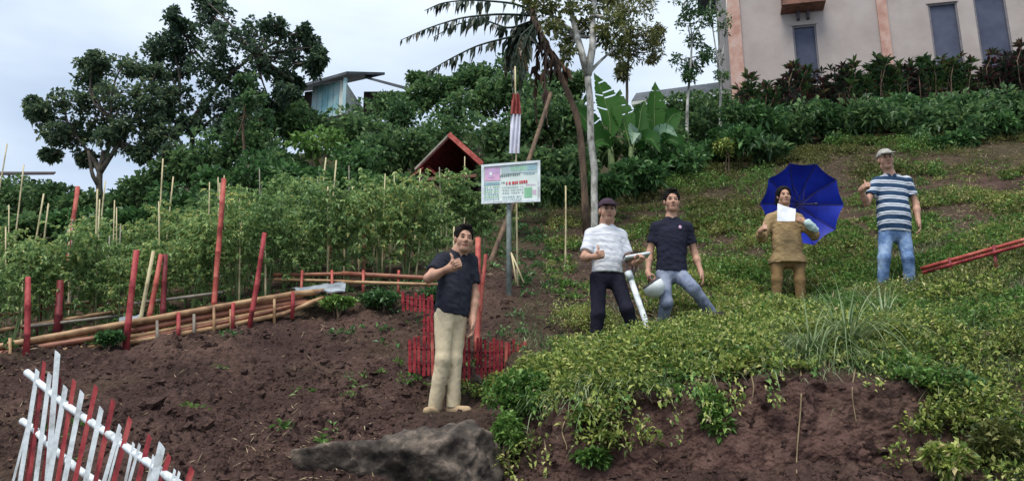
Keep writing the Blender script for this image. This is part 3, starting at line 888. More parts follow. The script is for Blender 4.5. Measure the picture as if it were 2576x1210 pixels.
tree('broadleaf_tree', 'tall dark tree reaching the top of the picture left of the teal shed', [(480, 460), (482, 370), (487, 300)], 21,
     [(475, 95, 48, 48), (540, 45, 55, 50), (560, 110, 60, 60), (640, 90, 60, 50), (650, 150, 70, 55), (735, 130, 55, 50), (785, 120, 30, 35), (790, 170, 32, 30), (520, 180, 60, 55), (600, 200, 70, 50),
      (455, 170, 45, 45), (450, 250, 55, 45), (545, 265, 60, 42), (700, 185, 55, 40), (520, 5, 50, 30), (440, 50, 28, 35), (690, 65, 40, 35), (480, 310, 40, 24), (620, 255, 50, 30), (765, 85, 20, 26), (400, 300, 40, 40), (560, 330, 45, 35), (640, 300, 50, 40), (430, 110, 40, 45), (800, 145, 24, 26), (390, 130, 40, 40), (720, 235, 40, 26), (680, 255, 46, 30), (740, 210, 30, 22)],
     rng, M['leaf_tree'], M['bark_dark'], 0.085, 0.05, nsub=29, nleaf=25, L=0.115, W=0.072,
     forks=[[(484, 340), (465, 310), (450, 250)], [(487, 330), (505, 300), (530, 250)], [(485, 350), (500, 330), (545, 290)], [(487, 300), (560, 200), (640, 140)]], sub=0.25)
tree('slender_tree', 'thin pale trunked tree standing just left of the teal shed', [(615, 480), (613, 400), (617, 300), (622, 200)], 18.5,
     [(622, 205, 34, 26), (640, 250, 40, 35), (600, 300, 40, 35), (660, 300, 35, 30), (590, 360, 35, 30)],
     rng, M['leaf_dark'], M['bark_brown'], 0.04, 0.02, nsub=12, nleaf=26, L=0.11, W=0.07)
tree('pale_trunk_tree', 'tall tree with smooth whitish forked trunk behind the man in white cap shirt group'.replace('cap shirt group', 'polo'), [(1496, 495), (1492, 400), (1486, 290), (1478, 190)], 13.4,
     [(1440, 20, 60, 40), (1500, 10, 60, 40), (1540, 60, 50, 45), (1550, 120, 35, 35), (1515, 90, 30, 30), (1420, 95, 34, 34), (1425, 140, 26, 26), (1470, 70, 30, 30), (1390, 40, 40, 40), (1365, 15, 50, 34), (1400, 85, 35, 36), (1330, -15, 60, 30), (1540, -20, 50, 30), (1450, -40, 70, 30)],
     rng, M['leaf_olive'], M['bark_pale'], 0.058, 0.055, nsub=11, nleaf=20, L=0.09, W=0.045,
     forks=[[(1478, 195), (1462, 130), (1440, 50), (1425, -40)], [(1480, 180), (1492, 110), (1490, 40), (1500, -60)], [(1470, 150), (1450, 90), (1400, 50)]], twig=0.009)
tree('feathery_tree', 'olive green rounded tree between the pale trunk and the house', [(1578, 260), (1577, 220), (1580, 160), (1585, 100)], 25,
     [(1590, 30, 70, 50), (1620, 80, 55, 50), (1560, 80, 55, 50), (1640, 130, 35, 40), (1590, 140, 50, 40), (1550, 20, 50, 40), (1630, -20, 60, 40), (1570, 180, 28, 22), (1655, 90, 22, 30)],
     rng, M['leaf_olive'], M['bark_dark'], 0.05, 0.03, nsub=18, nleaf=34, L=0.13, W=0.045, sub=0.36, group=None)
tree('slender_tree', 'thin white trunked tree nearer the garden, one of two beside the house', [(1724, 360), (1728, 290), (1736, 200), (1740, 100)], 19.5,
     [(1735, 60, 45, 40), (1745, 110, 38, 32), (1720, 150, 35, 28), (1750, 170, 30, 25), (1735, 195, 22, 16), (1720, 10, 40, 34), (1775, 40, 26, 36), (1775, 140, 20, 25)],
     rng, M['leaf_dark'], M['bark_pale'], 0.045, 0.022, nsub=11, nleaf=20, L=0.10, W=0.05, twig=0.008)
tree('slender_tree', 'thin white trunked tree right against the house corner', [(1815, 350), (1813, 270), (1810, 150), (1805, 30)], 19.8,
     [(1800, 150, 20, 30), (1790, 30, 26, 40), (1820, 60, 18, 40), (1812, 195, 18, 22), (1795, -20, 36, 36)],
     rng, M['leaf_dark'], M['bark_pale'], 0.042, 0.02, nsub=9, nleaf=16, L=0.09, W=0.045, forks=[[(1812, 190), (1800, 120), (1785, 20)], [(1811, 170), (1825, 100), (1828, 0)]], twig=0.008)

# the tall banana with tattered drooping fronds
def frond(root, pts, d, rng, lw=0.2, mat=None, nst=46, r=0.016):
    q = np.array([at(X, Y, d + dz) for X, Y, dz in pts])
    t = np.linspace(0, len(q) - 1, 24)
    mid = np.stack([np.interp(t, range(len(q)), q[:, k]) for k in range(3)], 1)
    for _ in range(3): mid[1:-1] = (mid[:-2] + 2 * mid[1:-1] + mid[2:]) / 4
    items = [tube(mid, np.linspace(r * 1.5, r * 0.4, 24), 6)]
    B, D, L = [], [], []
    tang = np.gradient(mid, axis=0)
    for k in range(nst):
        f = rng.uniform(0.06, 1.0) * 22.9
        i = int(f); p = mid[i] + (mid[i + 1] - mid[i]) * (f - i)
        td = nrm(tang[i]); sd = nrm(np.cross(td, [0, 0, 1.0])) * rng.choice([-1, 1])
        B.append(p); D.append(sd * rng.uniform(0.1, 0.55) + td * rng.uniform(0.0, 0.5) + np.array([0, 0, -1.0]) * rng.uniform(0.4, 1.2))
        L.append(lw * rng.uniform(0.35, 1.25) * (0.5 + 0.5 * math.sin(math.pi * min(1, f / 23 + 0.12))))
    B, D, L = np.array(B), np.array(D), np.array(L)
    items.append(leaf_faces(B, D, rand_dirs(nst, rng), L, np.maximum(0.03, L * 0.38), 0.2, 0.3))
    o = part('frond', *join(items), mat or M['leaf_tatter'], root)
    return o
def old_banana():
    rng = np.random.default_rng(8)
    d = 14.0
    base = on_ground(1476, d, -0.05)
    root = empty('banana_palm', base)
    tag(root, 'tall leaning banana tree with tattered drooping dark fronds behind the flag', 'tree')
    tp = [base] + [at(X, Y, d) for X, Y in ((1462, 320), (1440, 260), (1405, 180), (1372, 110), (1345, 50), (1330, 0))]
    tp = np.array(tp); t = np.linspace(0, len(tp) - 1, 22)
    mid = np.stack([np.interp(t, range(len(tp)), tp[:, k]) for k in range(3)], 1)
    for _ in range(3): mid[1:-1] = (mid[:-2] + 2 * mid[1:-1] + mid[2:]) / 4
    part('trunk', *tube(mid, np.linspace(0.06, 0.038, 22) * (1 + 0.12 * np.sin(t * 9)), 10), M['bark_brown'], root, True)
    n = 120
    f = rng.uniform(10, 20, n); i = f.astype(int); B = mid[i] + (mid[np.minimum(i + 1, 21)] - mid[i]) * (f - i)[:, None]
    a = rng.uniform(0, 6.28, n); o_ = np.stack([np.cos(a), np.sin(a), np.zeros(n)], 1)
    l = rng.uniform(0.1, 0.34, n)
    part('dry_sheath', *leaf_faces(B + o_ * 0.045, o_ * 0.3 + np.array([0, 0, -1.0]) + rand_dirs(n, rng) * 0.2, o_, l, l * 0.28, 0.2, 0.1), M['leaf_dry'], root)
    for pts in ([(1345, 30, 0), (1290, 8, -.1), (1180, 0, -.2), (1110, 8, -.2), (1068, 28, -.2)],
                [(1345, 40, 0), (1250, 36, -.2), (1160, 45, -.3), (1080, 70, -.4), (1008, 102, -.5)],
                [(1350, 50, 0), (1280, 75, .2), (1220, 50, .3), (1150, 60, .3), (1090, 95, .3)],
                [(1360, 80, 0), (1290, 92, .1), (1200, 115, .1), (1130, 150, .1), (1075, 182, .1)],
                [(1340, 20, 0), (1370, -60, .1), (1430, -110, .3), (1500, -100, .4)],
                [(1340, 20, 0), (1290, -60, .1), (1210, -90, .2), (1140, -60, .2)]):
        frond(root, pts, d, rng, 0.24, nst=70)
    for pts in ([(1345, 60, 0), (1310, 90, -.2), (1295, 150, -.3), (1290, 215, -.3)], [(1350, 50, 0), (1325, 100, -.3), (1312, 170, -.35), (1308, 230, -.35)],
                [(1365, 90, 0), (1350, 150, .2), (1345, 230, .25), (1350, 300, .25)], [(1380, 110, 0), (1370, 180, -.2), (1372, 250, -.25), (1378, 310, -.25)],
                [(1350, 60, 0), (1300, 70, .2), (1278, 120, .3), (1272, 180, .3)]):
        frond(root, pts, d, rng, 0.32 if pts[-1][0] < 1330 else 0.2, M['leaf_tatter'] if pts[-1][0] < 1330 else M['leaf_dry'], nst=110 if pts[-1][0] < 1330 else 50)
    frond(root, [(1390, 130, 0), (1420, 170, .2), (1425, 230, .2)], d, rng, 0.25, M['leaf_dry'], 60)
old_banana()

def banana_leaf(root, pts, d, w, rng, mat):
    q = np.array([at(X, Y, d + dz) for X, Y, dz in pts])
    n = 56
    t = np.linspace(0, len(q) - 1, n)
    mid = np.stack([np.interp(t, range(len(q)), q[:, k]) for k in range(3)], 1)
    for _ in range(26): mid[1:-1] = (mid[:-2] + 2 * mid[1:-1] + mid[2:]) / 4
    tang = np.gradient(mid, axis=0)
    tears = {(int(rng.integers(8, n - 6)), sd): int(rng.integers(1, 4)) for sd in (0, 1) for _ in range(4)}
    V, F = [], []
    s = np.linspace(0, 1, n)
    wid = w * np.clip(np.sin(np.pi * np.clip((s - 0.12) / 0.88, 0, 1) ** 0.75), 0.03, 1) * 0.5
    for i in range(n):
        td = nrm(tang[i]); side = nrm(np.cross(td, [0.25, -1.0, 0.1])); nn = np.cross(side, td)
        for j in np.linspace(-1, 1, 7):
            rag = 1 + 0.05 * rng.normal() if abs(j) > 0.9 else 1
            V.append(mid[i] + side * j * wid[i] * rag + nn * (abs(j) ** 1.3) * wid[i] * 0.45)
    for i in range(n - 1):
        for j in range(6):
            a = i * 7 + j
            if (j < tears.get((i, 0), 0)) or (5 - j < tears.get((i, 1), 0)): continue
            F.append((a, a + 1, a + 8, a + 7))
    rib = tube(mid, np.linspace(0.014, 0.004, n), 6)
    leaf = part('leaf', np.array(V), np.array(F), mat, root, True)
    part('midrib', *rib, M['stem'], leaf, True)
def banana_plant():
    rng = np.random.default_rng(9)
    d = 17.0
    base = on_ground(1580, d, -0.05)
    root = empty('banana_plant', base)
    tag(root, 'bright green banana plant with broad upright leaves right of the pale trunk', 'plant')
    for X0, X1 in ((1545, 1535), (1590, 1588), (1640, 1645)):
        b = on_ground(X0, d + 0.1, -0.1); t = at(X1, 370, d)
        part('stalk', *tube([b, (b + t) / 2, t], [0.10, 0.08, 0.05], 9), M['stem'], root, True)
    for pts, w, m in (([(1535, 380, 0), (1535, 300, 0), (1518, 240, .1), (1494, 184, .1)], 0.55, 'leaf_banana'),
                   ([(1645, 380, 0), (1646, 300, -.1), (1647, 250, -.1), (1648, 206, -.1)], 0.42, 'leaf_banana'),
                   ([(1588, 380, 0), (1570, 310, .1), (1555, 270, .2), (1560, 225, .3)], 0.5, 'leaf_banana'),
                   ([(1540, 380, 0), (1495, 330, -.1), (1462, 290, -.1), (1440, 262, -.1)], 0.45, 'leaf_banana'),
                   ([(1590, 370, 0), (1592, 340, -.3), (1592, 330, -.6), (1590, 365, -.8)], 0.36, 'leaf_banana_pale'),
                   ([(1640, 370, 0), (1655, 335, -.2), (1678, 328, -.4), (1705, 345, -.5)], 0.3, 'leaf_banana_pale'),
                   ([(1645, 380, 0), (1672, 320, .2), (1692, 290, .3), (1715, 282, .4)], 0.42, 'leaf_banana'),
                   ([(1590, 380, 0), (1608, 320, .2), (1612, 280, .3), (1622, 255, .4)], 0.42, 'leaf_banana'),
                   ([(1590, 390, 0), (1620, 350, -.2), (1640, 350, -.4), (1660, 385, -.5)], 0.4, 'leaf_banana'),
                   ([(1545, 390, 0), (1520, 350, -.2), (1500, 355, -.4), (1480, 390, -.5)], 0.4, 'leaf_banana'),
                   ([(1645, 390, 0), (1680, 350, -.1), (1705, 360, -.2), (1722, 390, -.2)], 0.36, 'leaf_banana')):
        banana_leaf(root, pts, d, w, rng, M[m])
banana_plant()

# thicket that reads as one mass, and the shrubs one can tell apart in front of it
def bush_mesh(el, d, rng, L, W, n, nsub=14, sub=0.4):
    c, R = blob(el, d, 0)
    items = []
    for _ in range(nsub):
        dv = rand_dirs(1, rng)[0]; dv[2] = dv[2] * 0.9
        p = c + dv * R * rng.uniform(0.35, 0.85)
        r = R * sub * rng.uniform(0.7, 1.3)
        items.append(leaf_cloud(p, r, int(n / nsub), L, W, rng, shell=0.35, up=0.15))
    return items
rng = np.random.default_rng(21)
DARK, MID = [], []
for (X, Y, d, rx, ry, k) in (
    (560, 400, 19, 95, 95, 'd'), (690, 310, 22, 80, 55, 'd'), (760, 320, 22, 90, 55, 'd'), (960, 300, 22, 110, 75, 'd'), (900, 330, 20, 90, 60, 'd'),
    (1060, 250, 23, 55, 45, 'd'), (1120, 225, 23, 60, 40, 'd'), (1160, 280, 22, 100, 75, 'd'), (1230, 250, 22, 60, 60, 'd'), (1110, 340, 20, 110, 70, 'd'), (1250, 350, 18, 70, 90, 'd'), (1260, 440, 15.5, 60, 60, 'd'),
    (1330, 330, 18, 70, 90, 'd'), (1400, 320, 18, 80, 110, 'd'), (1430, 420, 16, 85, 60, 'd'), (1340, 420, 16, 70, 60, 'd'), (1190, 190, 24, 50, 30, 'd'), (1290, 170, 24, 40, 50, 'd'),
    (640, 380, 20, 70, 70, 'd'), (700, 420, 18, 80, 60, 'd'), (1030, 380, 18, 80, 60, 'd'), (950, 390, 18, 80, 70, 'd'), (480, 420, 19, 60, 50, 'd'), (1450, 300, 20, 60, 80, 'd'),
    (40, 500, 22, 90, 55, 'd'), (130, 500, 21, 70, 50, 'd'), (210, 520, 20, 60, 40, 'd'), (300, 520, 20, 50, 40, 'd'), (360, 480, 20, 60, 50, 'd'), (430, 450, 20, 50, 60, 'd'), (40, 580, 17, 100, 40, 'd'), (180, 570, 17, 110, 40, 'm'),
    (320, 560, 17, 90, 45, 'm'), (450, 520, 17, 100, 55, 'm'), (560, 480, 17, 90, 50, 'm'), (720, 470, 16.5, 110, 50, 'm'), (860, 470, 16.5, 110, 50, 'm'), (980, 480, 16, 90, 40, 'm'), (560, 540, 15.5, 110, 50, 'd'), (700, 540, 15, 110, 50, 'd'), (850, 540, 15, 110, 40, 'd'),
    (1560, 380, 18, 90, 50, 'd'), (1660, 350, 19, 90, 50, 'd'), (1760, 320, 20.5, 80, 55, 'd'), (1700, 280, 24, 110, 40, 'd'), (1790, 260, 25, 70, 40, 'd'),
    (1600, 440, 16, 90, 45, 'm'), (1700, 400, 17, 100, 45, 'm'), (1800, 370, 18, 90, 45, 'm'), (720, 275, 24, 50, 35, 'd'), 
    (2320, 325, 18, 90, 65, 'd'), (2430, 310, 18, 100, 70, 'd'), (2540, 300, 17.6, 90, 75, 'd'), (2650, 330, 17, 100, 60, 'd'),
    (985, 262, 23.5, 60, 36, 'd'), (1210, 200, 23, 60, 42, 'd'), (1285, 235, 22, 55, 55, 'd'), (1400, 220, 23, 60, 50, 'd'), (1345, 250, 21, 50, 60, 'd'), (1450, 210, 23, 40, 40, 'd'), (1060, 205, 24, 40, 24, 'd'), (730, 290, 23, 60, 34, 'd'), (1960, 300, 18.9, 50, 30, 'm'), (2080, 300, 18.9, 50, 30, 'm'), (2150, 310, 18.7, 40, 30, 'm'), (2290, 315, 18.5, 50, 30, 'm'), (2500, 320, 17, 60, 36, 'm'), (2400, 360, 16.8, 60, 30, 'm'), (1520, 470, 14.8, 60, 30, 'm'), (1400, 480, 14.6, 60, 30, 'd'), (-120, 520, 20, 120, 60, 'd'), (2780, 330, 17, 130, 70, 'd')):
    (DARK if k == 'd' else MID).extend(bush_mesh((X, Y, rx, ry), d, rng, 0.15, 0.085, 1250, 15))
for X in np.arange(1850, 3150, 34):
    k = rng.random()
    (DARK if k < 0.6 else MID).extend(bush_mesh((X + rng.uniform(-20, 20), 318 + rng.uniform(-45, 60) - (X - 1850) * 0.03, rng.uniform(34, 70), rng.uniform(26, 62)), rng.uniform(17, 19), rng, rng.uniform(0.09, 0.2), 0.075, 520, 9, 0.45))
for nm, it, mt, lb in (('dark_thicket', DARK, 'leaf_dark', 'dark green thicket covering the hill behind the garden'), ('green_thicket', MID, 'leaf_mid', 'mid green undergrowth at the foot of the thicket')):
    V, F = join(it)
    solo(nm, V, F, M[mt], lb, 'thicket', kind='stuff')
def shrub(el, d, label, mat, rng, L=0.12, W=0.07, n=900, nsub=16, group=None, name='shrub', stems=3):
    c, R = blob(el, d, 0)
    base = np.array([c[0], c[1], min(gz(c[0], c[1]), c[2] - R[2] * 0.5)])
    root = empty(name, base); tag(root, label, 'shrub', group)
    part('foliage', *join(bush_mesh(el, d, rng, L, W, n, nsub)), mat, root)
    st = [limb(base + [rng.uniform(-.05, .05), 0, -0.08], c + rand_dirs(1, rng)[0] * R * 0.5, 0.018, 0.006, rng, n=5, sides=5) for _ in range(stems)]
    part('stem', *join(st), M['bark_brown'], root)
shrub((650, 440, 85, 55), 16.6, 'bright green bush below the teal shed, behind the tomato rows', M['leaf_mid'], rng)
shrub((800, 370, 80, 55), 18, 'rounded light green bush right under the teal shed', M['leaf_green'], rng, 0.11, 0.07)
shrub((905, 415, 85, 60), 16.8, 'green bush directly left of the red roofed hut', M['leaf_mid'], rng)
shrub((1010, 300, 50, 45), 21, 'dark bush on the skyline right of the shed roof', M['leaf_dark'], rng)
shrub((1826, 372, 30, 22), 17, 'small yellow green shrub below the two white trunked trees', M['leaf_weed'], rng, 0.10, 0.05, 420, 10)
shrub((2225, 305, 42, 26), 18.6, 'yellow green shrub at the hedge foot above the capped man in stripes', M['leaf_weed'], rng, 0.12, 0.06, 420, 10)
shrub((2350, 288, 45, 26), 18.6, 'yellow green shrub in the hedge under the second window', M['leaf_weed'], rng, 0.12, 0.06, 420, 10)
shrub((1935, 330, 55, 34), 18.2, 'fresh green shrub at the left end of the hedge', M['leaf_mid'], rng, 0.12, 0.07, 500, 10)
shrub((2470, 330, 70, 40), 17, 'blue green bush at the right under the hedge', M['leaf_dark'], rng, 0.13, 0.07, 700, 12)

# croton hedge under the house
def croton(kind, seed):
    rng = np.random.default_rng(seed)
    root = empty('croton_shrub', (0, 0, 0))
    lv, st = [], []
    for _ in range(14):
        a = rng.uniform(0, 6.28); r = rng.uniform(0.05, 0.36)
        tip = np.array([math.cos(a) * r, math.sin(a) * r, rng.uniform(0.55, 1.25)])
        st.append(limb(np.array([math.cos(a) * 0.06, math.sin(a) * 0.06, -0.1]), tip, 0.014, 0.008, rng, n=4, sides=5))
        for q in np.linspace(0.45, 1, 4):
            p = tip * np.array([q, q, q])
            n = 11
            dv = rand_dirs(n, rng) * np.array([1, 1, 0.35]) + np.array([0, 0, 0.75])
            l = rng.uniform(0.16, 0.30, n)
            lv.append(leaf_faces(np.repeat(p[None], n, 0), dv, rand_dirs(n, rng) * 0.5 + [0, 0, 1.0], l, l * rng.uniform(0.2, 0.32), 0.2, 0.25))
    V, F = join(lv); link_mesh('foliage', mesh_np('foliage', V, F), M[kind], root)
    V, F = join(st); link_mesh('stem', mesh_np('stem', V, F), M['bark_brown'], root)
    return root
CRO = {('leaf_croton', 0): croton('leaf_croton', 31), ('leaf_croton', 1): croton('leaf_croton', 32), ('leaf_croton_green', 0): croton('leaf_croton_green', 33), ('leaf_croton_green', 1): croton('leaf_croton_green', 34)}
_used = set()
rng = np.random.default_rng(40)
for (X, Yt, kind) in ((1868, 250, 'r'), (1888, 195, 'g'), (1925, 235, 'g'), (1960, 215, 'r'), (1985, 185, 'r'), (2010, 185, 'g'), (2045, 205, 'r'), (2085, 190, 'r'), (2105, 175, 'r'), (2140, 165, 'g'), (2165, 200, 'g'), (2195, 175, 'g'), (2215, 160, 'g'),
                      (2245, 170, 'g'), (2275, 180, 'r'), (2300, 165, 'r'), (2320, 150, 'g'), (2350, 165, 'g'), (2385, 155, 'g'), (2410, 160, 'g'), (2440, 205, 'r'), (2470, 180, 'r'), (2495, 150, 'r'), (2530, 140, 'r'), (2560, 130, 'r'), (2590, 150, 'r'), (2640, 140, 'g'), (2700, 150, 'r'), (2760, 140, 'r'),
                      (1900, 270, 'r'), (1975, 265, 'r'), (2060, 265, 'r'), (2130, 250, 'r'), (2230, 245, 'g'), (2330, 240, 'r'), (2420, 250, 'r'), (2510, 225, 'r'), (2580, 230, 'r'), (2000, 240, 'r'), (2180, 255, 'r'), (2280, 255, 'g'), (2370, 260, 'r'), (2470, 260, 'g')):
    k = ('leaf_croton' if kind == 'r' else 'leaf_croton_green', int(rng.integers(2)))
    d = 20.6 if Yt < 225 else 19.4
    Yt -= 12
    top = at(X, Yt, d); z0 = gz(top[0], d)
    o = CRO[k] if k not in _used else copy_tree(CRO[k])
    _used.add(k)
    s = np.clip((top[2] - z0) / 1.25, 0.6, 1.8)
    o.location = (top[0], d, max(z0, top[2] - 1.25 * s)); o.scale = (s * 0.95, s * 0.95, s); o.rotation_euler = (0, 0, rng.uniform(0, 6.28))
    if kind == 'r': tag(o, 'dark maroon leaved croton shrub in the hedge below the house wall', 'shrub', 'maroon crotons of the hedge')
    else: tag(o, 'dark green leaved croton shrub in the hedge below the house wall', 'shrub', 'green crotons of the hedge')
# ------------------------------------------------------------------ garden: tomato rows, stakes, bamboo edging, posts
def dedge(X): return float(np.interp(X, [-300, 0, 350, 700, 830], [7.9, 8.3, 8.75, 9.55, 9.85]))
def tomato(seed):
    rng = np.random.default_rng(seed)
    root = empty('tomato_plant', (0, 0, 0))
    lv, st = [], []
    for s in range(3):
        a = rng.uniform(0, 6.28)
        top = np.array([math.cos(a) * 0.13, math.sin(a) * 0.13, rng.uniform(1.15, 1.35)])
        st.append(limb(np.array([0, 0, -0.05]), top, 0.012, 0.005, rng, n=6, sides=5, sag=0.03))
        for q in np.linspace(0.28, 1.0, 15):
            p0 = top * q
            for _ in range(3 if q > 0.5 else 1):
                b = rng.uniform(0, 6.28); r = rng.uniform(0.12, 0.30)
                tip = p0 + np.array([math.cos(b) * r, math.sin(b) * r, rng.uniform(-0.08, 0.10)])
                n = 13
                f = rng.uniform(0.25, 1, n)[:, None]
                B = p0 + (tip - p0) * f
                D = (tip - p0) * 0.8 + rng.normal(size=(n, 3)) * 0.22 + np.array([0, 0, -0.05])
                l = rng.uniform(0.035, 0.075, n)
                lv.append(leaf_faces(B, D, rand_dirs(n, rng) * 0.5 + [0, 0, 1.0], l, l * 0.55, 0.2, 0.3))
    V, F = join(lv); link_mesh('foliage', mesh_np('foliage', V, F), M['leaf_tomato'], root)
    V, F = join(st); link_mesh('stem', mesh_np('stem', V, F), M['stem'], root)
    return root
rng = np.random.default_rng(77)
TOM = [tomato(100 + k) for k in range(5)]
_tu = set()
rows = (('front row', 0.75), ('second row', 1.7), ('third row', 2.7), ('back row', 3.7))
for ri, (rn, off) in enumerate(rows):
    X = -40 + ri * 17
    while X < 1260 + (60 if ri > 1 else 0):
        d = dedge(min(X, 830)) + off + (0.9 * max(0, X - 830) / 400) + rng.uniform(-0.12, 0.12)
        if X > 1120 and ri == 0: break
        if 985 < X < 1260 and ri >= 2: X += 50; continue
        p = on_ground(X, d)
        k = int(rng.integers(5))
        o = TOM[k] if k not in _tu else copy_tree(TOM[k])
        _tu.add(k)
        s = rng.uniform(0.72, 1.22) * float(np.interp(X, [0, 300, 800, 1000, 1250], [0.74, 0.80, 0.98, 0.92, 0.86]))
        o.location = tuple(p); o.scale = (s * 1.12, s * 1.12, s); o.rotation_euler = (0, 0, rng.uniform(0, 6.28))
        tag(o, 'staked leafy tomato plant in the %s behind the bamboo edging' % rn, 'plant', 'tomato plants of the %s' % rn)
        X += rng.uniform(50, 82) * 9.5 / d * 1.1

def stake(name, Xt, Yt, Xb, Yb, d, r, mat, label, group=None, cat='stake', rngs=np.random.default_rng(3)):
    """cane from its foot (sunk in the ground below Xb) to its tip at the surveyed pixel"""
    t = at(Xt, Yt, d)
    b = at(Xb, Yb, d); b[2] = gz(b[0], b[1]) - 0.12
    V, F = bamboo(b, t, r, rngs, 0.006)
    if name == 'red_post':                               # rough split trunks, not turned poles
        ax_ = nrm(t - b); q = V - b; rad = q - np.outer(q @ ax_, ax_)
        V = V + rad * (fbm(V * np.array([30, 30, 9]), 2, int(Xt)) * 0.22)[:, None]
    return solo(name, V, F, mat, label, cat, group, True)
PALE = [(110, 488, 90, 561, 11.5), (122, 512, 122, 567, 11.6), (245, 476, 257, 616, 10.6), (410, 400, 412, 560, 11.8), (436, 445, 430, 520, 12.0), (60, 415, 50, 560, 13), (18, 362, 2, 440, 14), (265, 455, 265, 540, 13),
        (820, 397, 796, 490, 13.2), (846, 404, 823, 700, 11.6), (825, 470, 826, 714, 10.6), (764, 600, 764, 708, 10.7), (605, 560, 605, 739, 10.1), (868, 560, 868, 677, 11.3), (667, 590, 672, 733, 10.2),
        (1129, 429, 1129, 500, 13.6), (1058, 425, 1046, 480, 14), (1423, 468, 1420, 612, 11.9), (1048, 515, 1022, 684, 11.2), (942, 537, 942, 684, 11.1), (1058, 586, 1044, 684, 11.1), (951, 590, 951, 684, 11.3), (1110, 567, 1108, 622, 11.3), (1123, 560, 1122, 622, 11.2), (1142, 570, 1142, 620, 11.6), (985, 560, 982, 680, 11.4), (905, 580, 905, 680, 11.4)]
_where = ['beside the dark hut', 'in the left corner of the tomato rows', 'left of the tall leaning red posts', 'under the tall dark tree', 'under the tall dark tree', 'in front of the dark hut', 'at the far left edge', 'under the low spreading tree',
          'right of the thin pale tree', 'right of the thin pale tree', 'behind the grey plastic sheet', 'left of the grey plastic sheet', 'between the two tall red posts', 'right of the grey plastic sheet', 'against the leaning red post',
          'in front of the red roofed hut', 'in front of the red roofed hut', 'right of the signboard', 'behind the orange bamboo rail', 'behind the orange bamboo rail', 'behind the orange bamboo rail', 'behind the orange bamboo rail', "behind the thumbs up man's head", "behind the thumbs up man's head", "behind the thumbs up man's head", 'behind the orange bamboo rail', 'behind the orange bamboo rail']
_seen = {}
for (Xt, Yt, Xb, Yb, d), w in zip(PALE, _where):
    k = _seen.get(w, 0); _seen[w] = k + 1
    n = _where.count(w)
    pos = '' if n == 1 else (['leftmost', 'rightmost'] if n == 2 else ['leftmost', 'second', 'third', 'fourth', 'fifth', 'sixth'])[k] + ' of those '
    stake('garden_stake', Xt, Yt, Xb, Yb, d, 0.013, M['bamboo_pale'], 'pale bamboo garden stake, %s%s' % (pos, w), 'pale garden stakes')
stake('garden_stake', 386, 632, 349, 790, 8.9, 0.022, M['bamboo_pale'], 'thick pale stake leaning beside the widest red post', 'pale garden stakes')
for (Xt, Yt, Xb, Yb, d, w) in ((918, 520, 918, 684, 11.0, 'behind the orange rail right of the plastic sheet'), (1020, 590, 1016, 680, 11.3, "left of the thumbs up man's elbow"), (833, 560, 830, 700, 11.0, 'behind the grey plastic sheet')):
    stake('garden_stake', Xt, Yt, Xb, Yb, d, 0.02, M['bamboo_orange'], 'reddish brown stake ' + w, 'brown garden stakes')

